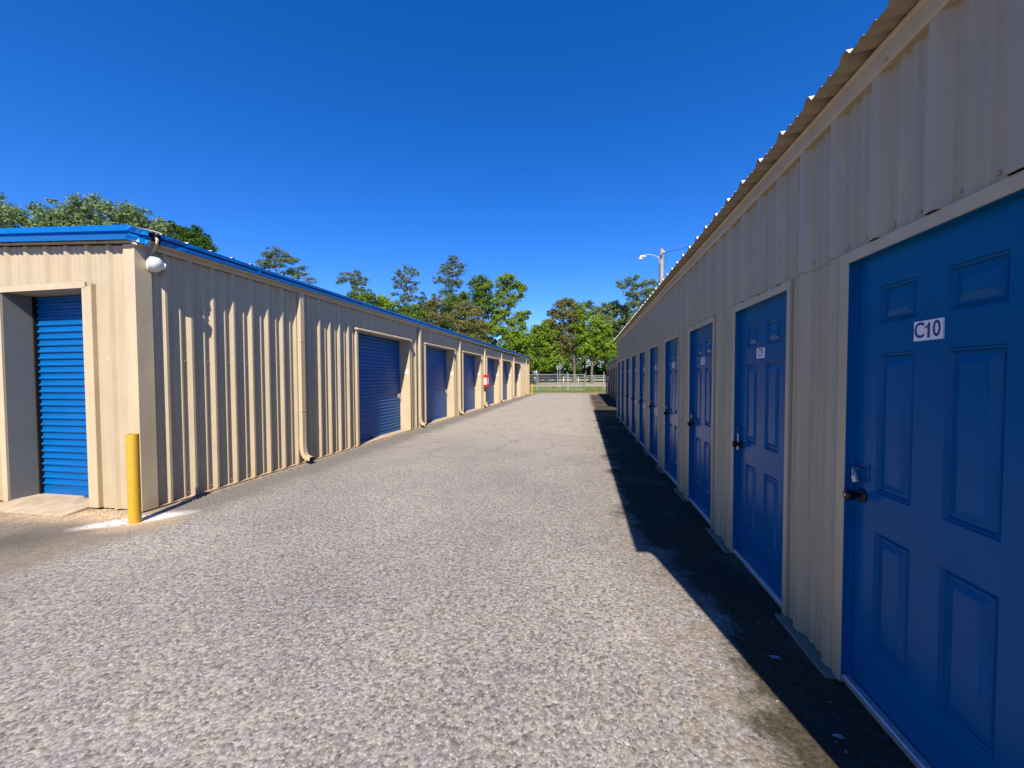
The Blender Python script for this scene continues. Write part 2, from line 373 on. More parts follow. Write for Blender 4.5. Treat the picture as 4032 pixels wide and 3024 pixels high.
def thing(name, label, cat, loc=(0, 0, 0), group=None):
    o = bpy.data.objects.new(name, None); COL.objects.link(o); o.location = loc; o.empty_display_size = .2
    return tag(o, label, cat, group)
def dup(o, parent, loc=None):
    c = o.copy(); COL.objects.link(c)
    if parent: c.parent = parent
    if loc is not None: c.location = loc
    for ch in list(o.children):
        dup(ch, c)
    return c
def text_mesh(txt, size, narrow=.82, off=.0):
    if '1' in txt:
        V, Fc = [], []; adv = [(.44 if c == '1' else .66)*size*narrow for c in txt]; x = -sum(adv)/2
        for c, a in zip(txt, adv):
            if c == '1':
                h = size*.35; t = size*.055*1.25; cx_ = x+a/2+.05*size
                v = [(cx_-t, -h, .0004), (cx_+t, -h, .0004), (cx_+t, h, .0004), (cx_-t*.2, h, .0004), (cx_-t*1.2, h*.62, .0004), (cx_-t*3.2, h*.42, .0004), (cx_-t*3.2, h*.24, .0004), (cx_-t, h*.36, .0004)]
                f = [(0, 1, 2, 3, 4, 7), (4, 5, 6, 7)]
            else:
                v, f = text_mesh(c, size, narrow, off); v = [(p[0]+x+a/2, p[1], p[2]) for p in v]
            b_ = len(V); V += v; Fc += [tuple(b_+q for q in g) for g in f]; x += a
        return V, Fc
    cu = bpy.data.curves.new('txt', 'FONT'); cu.body = txt; cu.size = size; cu.align_x = 'CENTER'; cu.align_y = 'CENTER'
    cu.extrude = 0; cu.offset = off; cu.space_character = .95
    to = bpy.data.objects.new('txt', cu); COL.objects.link(to)
    bpy.context.view_layer.update()
    me = bpy.data.meshes.new_from_object(to.evaluated_get(bpy.context.evaluated_depsgraph_get()))
    v = [(p.co.x*narrow, p.co.y, p.co.z) for p in me.vertices]; f = [tuple(p.vertices) for p in me.polygons]
    bpy.data.objects.remove(to); bpy.data.curves.remove(cu); bpy.data.meshes.remove(me)
    return v, f

# ribbed cladding ------------------------------------------------------------
def rib_profile(period, h=.034, base=.085, top=.032, minor=.008):
    """points (s, h) over one period, starting with the major rib's lower foot"""
    a = (base-top)/2; r = period-base; minor = h*.30
    pts = [(0, 0), (a, h), (a+top, h), (base, 0)]
    for k in (1, 2):
        c = base + r*k/3.0
        pts += [(c-.022, 0), (c-.009, minor), (c+.009, minor), (c+.022, 0)]
    return pts
def clad(mb, s0, s1, zlo, zhi, T, period, phase, mi=0, h=.034, base=.085, top=.032, wob=0.0):
    """strip of ribbed sheet; T(s, h, z) -> xyz ; zlo/zhi numbers or functions of s"""
    if not callable(zlo): _a = zlo; zlo = lambda s: _a
    if not callable(zhi): _b = zhi; zhi = lambda s: _b
    prof = rib_profile(period, h, base, top)
    pts = []
    k0 = math.floor((s0-phase)/period)-1; k1 = math.ceil((s1-phase)/period)+1
    for k in range(k0, k1+1):
        for a, b_ in prof: pts.append((phase+k*period+a, b_))
    out = []
    for (a, ha), (b_, hb) in zip(pts, pts[1:]):
        if b_ <= s0 or a >= s1: continue
        if a < s0: ha = ha+(hb-ha)*(s0-a)/(b_-a); a = s0
        if b_ > s1: hb = ha+(hb-ha)*(s1-a)/(b_-a); b_ = s1
        if not out: out.append((a, ha))
        out.append((b_, hb))
    base_i = len(mb.v)
    for a, ha in out:
        mb.v.append(tuple(T(a, ha, zlo(a)))); mb.v.append(tuple(T(a, ha, zhi(a))))
    for i in range(len(out)-1):
        j = base_i+2*i; mb.f.append((j, j+2, j+3, j+1)); mb.m.append(mi)
def screws(mb, pts, out, r=.007, mi=0):
    for p in pts: mb.lathe(p, out, [(0, r), (.004, r), (.009, r*.45)], 6, mi)

# rolling steel curtain -----------------------------------------------------
def curtain(mb, s0, s1, z0, z1, T, period=.0905, mi=0):
    pts = [(z0, 0), (z0+.085, 0)]; z = z0+.085
    while z < z1-.02:
        for dz, h in ((.034, 0.0), (.036, .015), (.044, .0225), (.054, .0235), (.059, .021), (.080, .001), (.0905, 0.0)):
            pts.append((min(z+dz, z1), h))
        z += period
    b_ = len(mb.v)
    for zz, h in pts: mb.v.append(tuple(T(s0, h, zz))); mb.v.append(tuple(T(s1, h, zz)))
    for i in range(len(pts)-1): mb.f.append((b_+2*i, b_+2*i+1, b_+2*i+3, b_+2*i+2)); mb.m.append(mi)

# ================================================================== SETTING
def irregular(pts, amp, step, seed):
    rr = random.Random(seed); out = []
    for (a, b_) in zip(pts, pts[1:]+pts[:1]):
        a = Vector(a); b_ = Vector(b_); k = max(1, int((b_-a).length/step))
        for i in range(k):
            p = a.lerp(b_, i/k); out.append((p.x+rr.uniform(-amp, amp), p.y+rr.uniform(-amp, amp)))
    return out
# ground: one sheet to the horizon, rising to a low bank beyond the far road
mb = MB()
ys = [-400, -60, 36, 44, 55, 70, 79.6, 81.5, 84, 88, 110, 200, 900]
zs = [-.02, -.02, -.02, -.02, -.02, -.02, -.01, .25, .55, .62, .6, .6, .6]
for (ya, za), (yb, zb) in zip(zip(ys, zs), zip(ys[1:], zs[1:])):
    xs = [-900, -100, -40, 0, 40, 100, 900]
    for xa, xb in zip(xs, xs[1:]): mb.poly([(xa, ya, za), (xb, ya, za), (xb, yb, zb), (xa, yb, zb)])
tag(mb.build('ground', M_GRASS), kind='structure')
mb = MB()
pl = [(-60, -60), (40, -60), (40, 36.9)] + irregular([(6, 37.4), (2.2, 37.9), (-.4, 40.4), (-2.3, 42.1), (-5.2, 41.4), (-9, 41)], .22, .5, 3)[:-8] + [(-9, 41), (-60, 41)]
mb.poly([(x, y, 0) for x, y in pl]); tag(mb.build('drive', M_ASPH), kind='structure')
mb = MB(); mb.poly([(-400, 72.2, .004), (400, 72.2, .004), (400, 79.2, .004), (-400, 79.2, .004)]); tag(mb.build('road', M_ROAD), kind='structure')

# ================================================================== LEFT BUILDING
XL, YC, YE = -5.28, 3.834, 37.9
PL = .3285
LB = thing('storage_building', 'beige ribbed metal building with bright blue roof trim and roll-up doors, left of the drive', 'building', (XL, YC, 0))
zg_top = lambda y: 3.395+.0062*(y-4); zg_bot = lambda y: 3.275+.0052*(y-4)
doorsL = [(8.44, 11.20), (12.46, 15.35), (16.62, 19.57), (20.96, 23.93), (25.15, 28.15), (29.6, 32.35)]
HEAD = 2.755
TL = lambda s, h, z: (XL+h, s, z)
mb = MB()
ph = 4.10-.012
edges = [YC+.02]+[e for d in doorsL for e in d]+[YE]
HW = .042
for i in range(0, len(edges), 2): clad(mb, edges[i], edges[i+1], .03, 3.25, TL, PL, ph, h=HW, base=.104, top=.030)
for a, b_ in doorsL: clad(mb, a, b_, HEAD+.02, 3.25, TL, PL, ph, h=HW, base=.104, top=.030)
sc = []
k = 0
while ph+k*PL < YE:
    y = ph+k*PL
    for zz in (.09, 1.86):
        for dy in (-.035, .125):
            yy = y+dy
            if yy > YC+.1 and not any(a-.05 < yy < b_+.05 for a, b_ in doorsL): sc.append((XL+.001, yy, zz))
    k += 1
screws(mb, [p for p in sc if p[1] < 22], (1, 0, 0), .009, 1)
mb.build('side_wall', [M_WALL, M_STEEL], LB)
# base flashing
for i in range(0, len(edges), 2):
    mb = MB(); mb.prism([(0, 0), (.055, -.012), (.055, -.02), (0, -.02)], (XL-.01, edges[i], .035), (XL-.01, edges[i+1], .035), (1, 0, 0), (0, 0, 1))
    mb.build('base_flashing', M_TRIM, LB)
# front wall with the end door
XO, XI = -7.37, -6.04
ztf = lambda x: 3.215+.05*(-5.15-x)
TF = lambda s, h, z: (s, YC-h, z)
mb = MB(); RX = -17.3; XR = -11.2
ztf2 = lambda x: ztf(x) if x > XR else ztf(2*XR-x)
clad(mb, XI, XL-.02, .02, ztf, TF, PL*1.0, -5.70, h=.034, base=.09)
clad(mb, XO, XI, 2.755, ztf, TF, PL, -5.70, h=.034, base=.09)
clad(mb, RX, XO, .02, ztf2, TF, PL, -5.70, h=.034, base=.09)
screws(mb, [(-5.70-PL*k+dx, YC-.001, zz) for k in range(0, 7) for dx in (-.04, .13) for zz in (1.86,) if not (-7.40 < -5.70-PL*k+dx < -5.88)], (0, -1, 0), .008, 1)
screws(mb, [(x, YC-.001, 2.86) for x in (-6.9, -6.35, -6.13)], (0, -1, 0), .008, 1)
mb.build('end_wall', [M_WALL, M_STEEL], LB)
mb = MB()
mb.box(RX, RX+.02, YC, YE, 0, 3.2); mb.box(RX, XL, YE-.02, YE, 0, 3.2)
mb.poly([(RX, YE, 3.2), (XL, YE, 3.2), (XR, YE, 3.5)])
mb.build('back_wall', M_WALL, LB)
# corner trim (L shape) : bright face to the front, 9 cm return on the side
mb = MB()
mb.box(XL-.115, XL+.048, YC-.048, YC-.030, .02, 3.22); mb.box(XL+.030, XL+.048, YC-.030, YC+.135, .02, 3.22)
mb.box(XL+.002, XL+.030, YC+.121, YC+.135, .02, 3.22)
mb.build('corner_trim', M_TRIM, LB)
mb = MB(); mb.box(XL-.02, XL+.05, YE-.10, YE+.03, .02, 3.3); mb.build('corner_trim', M_TRIM, LB)
# eave trim under the gutter + soffit
mb = MB()
for a, b_ in ((YC+.0, YE),):
    n = 24
    for i in range(n):
        y0 = a+(b_-a)*i/n; y1 = a+(b_-a)*(i+1)/n
        for (xa, xb, d0, d1) in ((XL+.046, XL+.060, -.075, .012), (XL+.060, XL+.135, -.022, .012)):
            v = [(xa, y0, zg_bot(y0)+d0), (xb, y0, zg_bot(y0)+d0), (xb, y1, zg_bot(y1)+d0), (xa, y1, zg_bot(y1)+d0),
                 (xa, y0, zg_bot(y0)+d1), (xb, y0, zg_bot(y0)+d1), (xb, y1, zg_bot(y1)+d1), (xa, y1, zg_bot(y1)+d1)]
            mb.add(v, [(0,3,2,1),(4,5,6,7),(0,1,5,4),(1,2,6,5),(2,3,7,6),(3,0,4,7)])
mb.build('eave_trim', M_TRIM, LB)
# gutter: stepped blue profile, its near end bent down and dented
mb = MB(); GX = -5.13
prof = [(-.10, 0.0), (0.0, 0.0), (.006, .012), (.006, .36), (-.030, .44), (-.030, .50), (.008, .60), (.010, .93), (0.0, 1.0), (-.05, 1.0)]
secs = [3.985, 4.05, 4.15, 4.27, 4.36, 4.50, 4.8] + [5.5+i*3.05 for i in range(11)] + [YE+.05]
base = len(mb.v); rr = random.Random(5)
for i, y in enumerate(secs):
    zb, zt = zg_bot(y), zg_top(y)
    dent = (.03, .012, -.016, .016, -.012, .005)[i] if i < 6 else 0
    for j, (a, t) in enumerate(prof):
        mb.v.append((GX+a+dent*(.3+.7*math.sin(3.0*t+i))+rr.uniform(-.001, .001), y, zb+(zt-zb)*t-(0.022 if i == 0 else 0)*(1-t)))
K = len(prof)
for i in range(len(secs)-1):
    for j in range(K-1): mb.f.append((base+i*K+j, base+i*K+j+1, base+(i+1)*K+j+1, base+(i+1)*K+j)); mb.m.append(0)
for y in [5.5+i*3.05 for i in range(11)]: mb.box(GX+.008, GX+.013, y-.02, y+.02, zg_bot(y)+.005, zg_top(y)+.002)
mb.build('gutter', M_BTRIM, LB)
# rake trim on the end wall with crumpled corner
mb = MB(); YR = 3.70
rprof = [(0.0, 0.0), (.008, .05), (-.006, .34), (.030, .42), (.030, .50), (-.004, .58), (-.006, .95), (.01, 1.0), (.05, 1.0)]  # (into wall +y, height fraction)
xs = [RX, XR, -9.8, -8.4, -7.0, -6.3, -5.7, -5.26, -5.21, -5.17, -5.14, -5.11, -5.09]
zb_ = lambda x: (3.237+.05*(-5.15-x)) if x > XR else (3.237+.05*(-5.15-(2*XR-x)))
base = len(mb.v); K = len(rprof)
for i, x in enumerate(xs):
    for j, (a, t) in enumerate(rprof):
        y = YR+a; z = zb_(x)+.172*t; xx = x
        if x > -5.22:       # the bent end turns round the corner and droops
            q = (x+5.22)/.13
            y = YR+a+.145*q**1.3 + .016*math.sin(9*t+6*q); z -= .030*q*(1-.2*t)+.012*math.sin(7*t)*q; xx = x+.018*math.sin(8*t+3*q)*q
        mb.v.append((xx, y, z))
for i in range(len(xs)-1):
    for j in range(K-1): mb.f.append((base+i*K+j, base+(i+1)*K+j, base+(i+1)*K+j+1, base+i*K+j+1)); mb.m.append(0)
mb.build('rake_trim', M_BTRIM, LB, smooth=False)
# cream drip strip just under the rake trim, dark gap behind
mb = MB()
xsd = [-8.9, -8.2, -7.5, -6.9, -6.3, -5.7, -5.26, -5.13]
for a, b_ in zip(xsd, xsd[1:]):
    dr = -.035*max(0, (b_+5.26)/.13)
    mb.poly([(a, 3.745, zb_(a)-.018), (b_, 3.745, zb_(b_)-.018+dr), (b_, 3.745, zb_(b_)+.004+dr), (a, 3.745, zb_(a)+.004)])
    mb.poly([(a, 3.745, zb_(a)-.018), (a, 3.80, zb_(a)-.012), (b_, 3.80, zb_(b_)-.012+dr), (b_, 3.745, zb_(b_)-.018+dr)])
for x in (-7.1, -6.45, -5.72): mb.lathe((x, 3.744, zb_(x)-.012), (0, -1, 0), [(0, .014), (.008, .014), (.014, .006)], 8)
mb.build('drip_strip', M_TRIM, LB)
# roof: ribbed galvalume sheets, ribs running down to the gutter
mb = MB()
zr0 = lambda y: zg_top(y)-.006-.030*min(1, max(0, (y-4.6)/3.))
def TR(s, h, t):
    x = -5.15 if t == 0 else XR
    return (x, s, zr0(s)+h+(0 if t == 0 else .30))
clad(mb, YC-.03, YE+.05, 0, 1, TR, PL, 4.02, h=.036, base=.09, top=.03)
def TR2(s, h, t):
    x = RX-.1 if t == 0 else XR
    return (x, s, zr0(s)+h+(0 if t == 0 else .30))
clad(mb, YC-.03, YE+.05, 0, 1, TR2, PL, 4.02, h=.036, base=.09, top=.03)
# torn flap at the corner
mb.poly([(-5.20, 3.72, 3.398), (-5.12, 3.80, 3.402), (-5.07, 3.93, 3.385), (-5.13, 4.02, 3.42), (-5.22, 3.98, 3.43)])
mb.poly([(-5.13, 3.90, 3.40), (-5.08, 3.95, 3.39), (-5.10, 4.02, 3.36), (-5.15, 4.0, 3.41)])
mb.build('roof', M_ROOF, LB)
mb = MB(); mb.box(-5.30, -5.16, 3.79, 4.0, 3.262, 3.37); mb.box(-5.2, -5.14, 3.9, 4.03, 3.30, 3.375); mb.build('eave_gap_shade', M_DARK, LB)  # near-black boxes stand in for the shade in the open corner gap

# end roll-up door -----------------------------------------------------------
DF = YC+.285
mb = MB(); curtain(mb, XO-.06, XI+.02, .05, 2.80, lambda s, h, z: (s, DF-h, z)); d = mb.build('roll_up_door', M_BLUE, LB, smooth=True)
d['label'] = 'sunlit blue roll-up door in the end wall'
mb = MB(); mb.box(-6.55, -6.38, DF-.075, DF-.005, .052, .062); mb.prism([(0, 0), (.12, 0), (.10, .035), (.02, .03)], (-6.54, DF-.02, .06), (-6.54, DF-.012, .06), (1, 0, 0), (0, 0, 1)); mb.box(-6.52, -6.41, DF-.09, DF-.03, .062, .074)
mb.build('foot_latch', M_BLUE, d)
mb = MB(); mb.box(XO-.03, XI+.03, DF-.012, DF-.006, .045, .13); mb.build('bottom_bar', M_BLUE, d)
mb = MB(); mb.box(XO+.001, XO+.030, DF-.045, DF-.002, .046, 2.742); mb.build('guide_rail', M_KNOB, d)
mb = MB()
mb.box(XO-.012, XO+.0005, YC-.036, DF+.02, .03, HEAD, 1)               # left reveal, its shade put into a darker grey colour
mb.box(XI, XI+.012, YC-.052, DF+.02, .03, HEAD)
mb.box(XO, XI, YC+.01, DF+.02, HEAD-.012, HEAD)                # head soffit
mb.box(XO-.10, XO-.012, YC-.052, YC-.038, .03, HEAD+.0)
mb.box(XI+.012, XI+.135, YC-.052, YC-.038, .03, HEAD-.005)
mb.box(XI+.135, XI+.146, YC-.050, YC-.0, .03, HEAD+.03)
mb.box(XO-.5, XI+.06, YC-.056, YC-.040, HEAD-.02, HEAD+.055)
mb.build('door_frame', [M_TRIM, mat('shade_grey_reveal', (.15, .145, .13), rough=.5, var=.08, vscale=3)], LB)
mb = MB(); mb.box(XO-.03, XI+.02, YC-.02, DF+.1, -.02, .045)
mb.prism([(0, 0), (.30, 0), (.30, .045)], (XO+.02, YC-.32, .002), (XI, YC-.32, .002), (0, 1, 0), (0, 0, 1))
mb.build('door_sill', M_CONC, LB)

# side roll-up doors: six copies of one door, stretched to each opening ------
X_D = XL-.293
W0 = 2.76
def side_door_proto():
    mb = MB(); curtain(mb, -.04, W0+.04, .03, HEAD+.03, lambda s, h, z: (X_D+h-XL, s, z)); d = mb.build('roll_up_door', M_BLUE, None, smooth=True)
    mb = MB(); mb.box(X_D-XL+.006, X_D-XL+.02, 0, W0, .03, .11); mb.box(X_D-XL+.02, X_D-XL+.07, 1.05, 1.17, .035, .06)
    o = mb.build('bottom_bar', M_BLUE, None); o.parent = d
    mb = MB(); x = X_D-XL
    mb.box(x+.018, x+.030, W0-.20, W0-.03, 1.02, 1.14); mb.box(x+.030, x+.042, W0-.16, W0+.01, 1.06, 1.085)
    mb.lathe((x+.03, W0-.10, 1.10), (1, 0, 0), [(0, .022), (.02, .022), (.026, .012)], 10)
    o = mb.build('slide_latch', M_STEEL, None); o.parent = d
    return d
dp = side_door_proto()
names = ['nearest', 'second', 'third', 'fourth', 'fifth', 'sixth']
for i, (a, b_) in enumerate(doorsL):
    d = dp if i == 0 else dup(dp, None)
    d.parent = LB; d.location = (0, a-YC, 0); d.scale = (1, (b_-a)/W0, 1)
    mb = MB()
    mb.box(X_D-.03, XL+.052, a-.014, a, .03, HEAD); mb.box(X_D-.03, XL+.052, b_, b_+.014, .03, HEAD)
    mb.box(X_D-.03, XL+.05, a, b_, HEAD, HEAD+.014)
    mb.box(XL+.044, XL+.056, a-.085, a-.014, .03, HEAD); mb.box(XL+.030, XL+.044, a-.09, a-.079, .03, HEAD)
    mb.box(XL+.044, XL+.056, b_+.014, b_+.03, .03, HEAD)
    mb.prism([(0, 0), (.085, -.022), (.085, .006), (0, .048)], (XL+.03, a-.13, HEAD+.012), (XL+.03, b_+.07, HEAD+.012), (1, 0, 0), (0, 0, 1))
    mb.build('door_frame', M_TRIM, LB)
    mb = MB(); mb.box(X_D-.05, XL+.045, a, b_, -.02, .028); mb.build('door_sill', M_CONC, LB)
    # number plate on the far reveal
    mb = MB(); mb.box(XL-.155, XL-.005, b_-.004, b_-.0005, 1.752, 1.872, 0)
    if i == 0:
        v, f = text_mesh('B29', .085, .70, .0006)
        mb.add([(XL-.08+x, b_-.0046, 1.812+y) for x, y, z in v], f, 1)
    mb.build('number_plate', [M_PLATE, M_INK2], LB)

# downspouts: rectangular pipes with a curved boot at the foot ----------------
def downspout_proto():
    mb = MB(); w2, dp_ = .052, .072
    path = [(.045, 3.20), (.045, .36), (.05, .28), (.065, .20), (.10, .135), (.16, .095), (.24, .075)]
    secs_ = []
    for i, (x, z) in enumerate(path):
        a = path[max(i-1, 0)]; b_ = path[min(i+1, len(path)-1)]
        t = Vector((b_[0]-a[0], b_[1]-a[1])).normalized(); nrm = Vector((-t.y, t.x))  # out of the pipe
        secs_.append([(x, -w2, z), (x, w2, z), (x+nrm.x*dp_, w2, z+nrm.y*dp_), (x+nrm.x*dp_, -w2, z+nrm.y*dp_)])
    v = [p for s_ in secs_ for p in s_]; f = []
    for i in range(len(path)-1):
        for j in range(4): q = (j+1) % 4; f.append((i*4+j, i*4+q, (i+1)*4+q, (i+1)*4+j))
    mb.add(v, f); mb.add([(p[0], p[1], p[2]) for p in secs_[-1]], [(0, 1, 2, 3)], 1)
    for z in (1.0, 2.3): mb.box(.04, .121, -w2-.004, w2+.004, z, z+.028)
    screws(mb, [(.12, .02, .38), (.12, 0, .95)], (1, 0, 0), .007)
    return mb.build('downspout', [M_TRIM, M_DARK], None, bevel=.006)
ds = downspout_proto()
for i, y in enumerate((6.50, 11.89, 16.02, 20.30, 24.60, 29.05, 35.5)):
    o = ds if i == 0 else dup(ds, None)
    o.parent = LB; o.location = (0, y-YC, 0)

# bollards -------------------------------------------------------------------
def bollard(x, y, h, r, label):
    mb = MB(); mb.lathe((x, y, -.02), (0, 0, 1), [(0, r), (h-.0, r), (h+.012, r-.002), (h+.012, r-.012), (h-.02, r-.012)], 28)
    o = mb.build('bollard', M_YEL, None, smooth=True, loc=(x, y, 0)); return tag(o, label, 'bollard', 'yellow steel bollards')
bollard(-4.985, 3.53, 1.01, .0565, 'tall yellow steel pipe bollard at the near corner of the left building')
bollard(-4.72, 35.9, 1.05, .065, 'small far-off yellow bollard at the far end of the left building')
# wall lamp ------------------------------------------------------------------
LP = thing('wall_lamp', 'white dome security lamp with bent conduit under the torn roof corner', 'lamp', (XL, 3.97, 3.05))
mb = MB(); mb.lathe((-5.215, 3.90, 3.030), (.55, .83, -.10), [(0, .045), (.02, .085), (.06, .098), (.10, .094), (.135, .070), (.155, .040), (.162, .038), (.178, .035)], 24)
mb.build('lamp_dome', M_WHITE, LP, smooth=True)
mb = MB(); mb.box(-5.275, -5.215, 3.925, 4.00, 3.03, 3.12); mb.tube([(-5.24, 3.955, 3.10), (-5.21, 3.96, 3.15), (-5.16, 3.955, 3.21), (-5.115, 3.95, 3.27), (-5.105, 3.95, 3.305), (-5.12, 3.95, 3.34), (-5.17, 3.95, 3.35)], .0165, 12)
mb.build('conduit', M_TRIM, LP, smooth=True)

# fire extinguisher cabinets --------------------------------------------------
def cabinet(x, y, z, sgn, label):
    t = thing('fire_extinguisher_cabinet', label, 'fire cabinet', (x, y, z), 'red fire extinguisher cabinets')
    mb = MB(); mb.box(x, x+sgn*.20, y, y+.34, z, z+.62); mb.build('box', M_RED, t, bevel=.01)
    mb = MB(); mb.box(x+sgn*.203, x+sgn*.222, y-.01, y+.35, z-.01, z+.63); d_ = mb.build('door', M_RED, t, bevel=.006)
    mb = MB(); mb.box(x+sgn*.223, x+sgn*.227, y+.06, y+.26, z+.12, z+.46); mb.build('instruction_sheet', M_PLATE, d_)
    mb = MB(); mb.box(x+.03, x+sgn*.17, y-.006, y-.002, z+.1, z+.45); mb.build('instruction_sheet', M_PLATE, t)
cabinet(XL+.08, 19.95, 1.16, 1, 'bright red fire extinguisher cabinet on the sunlit wall of the left building')

# gravel debris along the wall foot ------------------------------------------
mb = MB(); rr = random.Random(11)
def stone(mb, x, y, z, r, rr):
    v = []; 
    for (a, b_, c) in ((1,0,0),(-1,0,0),(0,1,0),(0,-1,0),(0,0,1),(0,0,-1)):
        v.append((x+a*r*rr.uniform(.6, 1.2), y+b_*r*rr.uniform(.6, 1.2), z+c*r*rr.uniform(.4, .7)))
    mb.add(v, [(0,2,4),(2,1,4),(1,3,4),(3,0,4),(2,0,5),(1,2,5),(3,1,5),(0,3,5)])
for _ in range(3400):
    y = 4.2+rr.random()**1.3*26; x = -5.24+abs(rr.gauss(0, .10))
    stone(mb, x, y, .004, rr.uniform(.005, .018), rr)
for _ in range(700):
    stone(mb, rr.uniform(-7.2, -4.9), 3.78-abs(rr.gauss(0, .22)), .004, rr.uniform(.003, .010), rr)
for _ in range(260):
    x = 1.28-abs(rr.gauss(0, .25)); stone(mb, x, rr.uniform(.8, 12), .003, rr.uniform(.003, .008), rr)
for _ in range(500):
    stone(mb, rr.uniform(-5, 1), rr.uniform(1.2, 9), .002, rr.uniform(.003, .009), rr)
tag(mb.build('gravel', mat('loose_gravel', (.22, .175, .13), rough=.95, var=.5, vscale=30)), 'loose tan gravel and grit scattered along the wall feet and over the asphalt', 'gravel', kind='stuff')

# ================================================================== RIGHT BUILDING
XW = 1.350; XT = 1.325; XS = 1.372; Y0R, Y1R = .55, 16.35
RB = thing('storage_building', 'beige ribbed metal building with blue panelled doors C10 to C1, right of the drive', 'building', (XW, Y0R, 0))
YK = [2.288+1.524*k for k in range(10)]; WD = .9026
DT, DB = 2.190, .055
TRW = lambda s, h, z: (XW-h, s, z)
PR = .3048; phR = 2.355-PR
mb = MB()
segs = [Y0R]
for yk in YK: segs += [yk-WD-.035, yk+.045]
segs.append(Y1R)
for i in range(0, len(segs), 2): clad(mb, segs[i], segs[i+1], .02, 2.262, TRW, PR, phR, base=.11, top=.045)
TRU = lambda s, h, z: (XW-h-.0035, s, z)
clad(mb, Y0R, Y1R, 2.250, 3.02, TRU, PR, phR, h=.038, base=.10, top=.045)
sc = [(XW-.0045, phR+k*PR+dy, 2.285) for k in range(-5, 40) for dy in (-.03, .14)]
screws(mb, sc, (-1, 0, 0), .009, 0)
mb.build('front_wall', [M_WALL], RB)
mb = MB()
mb.box(XW, 8.5, Y0R, Y0R+.02, 0, 3.02); mb.box(XW, 8.5, Y1R-.02, Y1R, 0, 3.02); mb.box(8.48, 8.5, Y0R, Y1R, 0, 3.0)
for y in (Y0R, Y1R-.001): mb.poly([(XW, y, 3.02), (8.5, y, 3.02), (5.0, y, 3.36)])
mb.build('end_wall', M_WALL, RB)
for ya, yb in ((Y1R-.07, Y1R+.02), (Y0R-.02, Y0R+.07)):
    mb = MB(); mb.box(XW-.04, XW+.05, ya, yb, .02, 3.0); mb.build('corner_trim', M_TRIM, RB)
# eave fascia
mb = MB(); yj = [Y0R-.03, 3.86, 7.0, 10.0, 13.1, Y1R+.03]
for a, b_ in zip(yj, yj[1:]):
    mb.prism([(0, 0), (-.040, -.002), (-.048, .006), (-.052, .078), (-.062, .090), (-.062, .096), (0, .096)], (XW-.003, a, 2.985), (XW-.003, b_-.004, 2.985), (1, 0, 0), (0, 0, 1))
screws(mb, [(XW-.052, 1.1+.92*k, 3.0) for k in range(17)], (-1, 0, 0), .008)
mb.build('fascia', M_TRIM, RB)
# roof sheets with open rib ends over the eave
mb = MB(); OV = .165
def TQ(s, h, t):
    x = XW-OV if t == 0 else 5.0
    return (x, s, 3.086+h+(0 if t == 0 else .36))
def TQb(s, h, t):
    x = XW-OV if t == 0 else 5.0
    return (x, s, 3.0835+h+(0 if t == 0 else .36))
def TQ2(s, h, t):
    x = 8.65 if t == 0 else 5.0
    return (x, s, 3.086+h+(0 if t == 0 else .36))
for T_, mi in ((TQ, 0), (TQb, 1), (TQ2, 0)): clad(mb, Y0R-.10, Y1R+.08, 0, 1, T_, PR, phR+.02, mi=mi, h=.036, base=.085, top=.03)
mb.build('roof', [M_ROOF, M_WALL], RB)
mb = MB(); mb.box(XW-.01, XW+.25, Y0R+.03, Y1R-.03, 2.99, 3.075); mb.build('eave_closure', M_WALL, RB)

# --- entry doors: one six-panel door with frame, copied for ten units
def six_panel():
    """door leaf with pressed panels; local y measured back (-) from the far jamb, x=0 on the leaf face"""
    cols = [(-.355, -.145), (-.722, -.500)]
    rows = [(.31, .875), (1.06, 1.725), (1.863, 2.037)]
    ysx = sorted({-WD-.02, .03} | {c for p in cols for c in p}); zsx = sorted({DB, DT+.02} | {c for p in rows for c in p})
    mb = MB()
    for a, b_ in zip(ysx, ysx[1:]):
        for c, d_ in zip(zsx, zsx[1:]):
            if any(abs(a-p[0]) < 1e-6 and abs(b_-p[1]) < 1e-6 for p in cols) and any(abs(c-q[0]) < 1e-6 and abs(d_-q[1]) < 1e-6 for q in rows):
                # rings: (inset, depth)
                rings = [(0, 0), (.005, .008), (.012, .011), (.017, .003), (.022, .013), (.030, .013), (.060, .001)]
                for (i0, h0), (i1, h1) in zip(rings, rings[1:]):
                    o_ = [(h0, a+i0, c+i0), (h0, b_-i0, c+i0), (h0, b_-i0, d_-i0), (h0, a+i0, d_-i0)]
                    p_ = [(h1, a+i1, c+i1), (h1, b_-i1, c+i1), (h1, b_-i1, d_-i1), (h1, a+i1, d_-i1)]
                    for j in range(4): q = (j+1) % 4; mb.poly([o_[j], o_[q], p_[q], p_[j]])
                mb.poly([(rings[-1][1], a+.058, c+.058), (rings[-1][1], b_-.058, c+.058), (rings[-1][1], b_-.058, d_-.058), (rings[-1][1], a+.058, d_-.058)])
            else: mb.poly([(0, a, c), (0, b_, c), (0, b_, d_), (0, a, d_)])
    # weld shared corners
    key = {}; nv = []; mp = []
    for v in mb.v:
        k_ = tuple(round(q, 5) for q in v)
        if k_ not in key: key[k_] = len(nv); nv.append(v)
        mp.append(key[k_])
    mb.v = nv; mb.f = [tuple(mp[q] for q in f) for f in mb.f]
    return mb
leaf = six_panel().build('entry_door', M_BLUED, None)
mb = MB()  # blue steel jamb inside the beige trim
mb.box(XT+.004-XS, .05, .0, .012, DB-.03, DT+.012); mb.box(XT+.004-XS, .05, -WD-.012, -WD, DB-.03, DT+.012)
mb.box(XT+.004-XS, .05, -WD, 0, DT, DT+.012); mb.box(-.016, .0, -.016, -.001, DB, DT-.001)
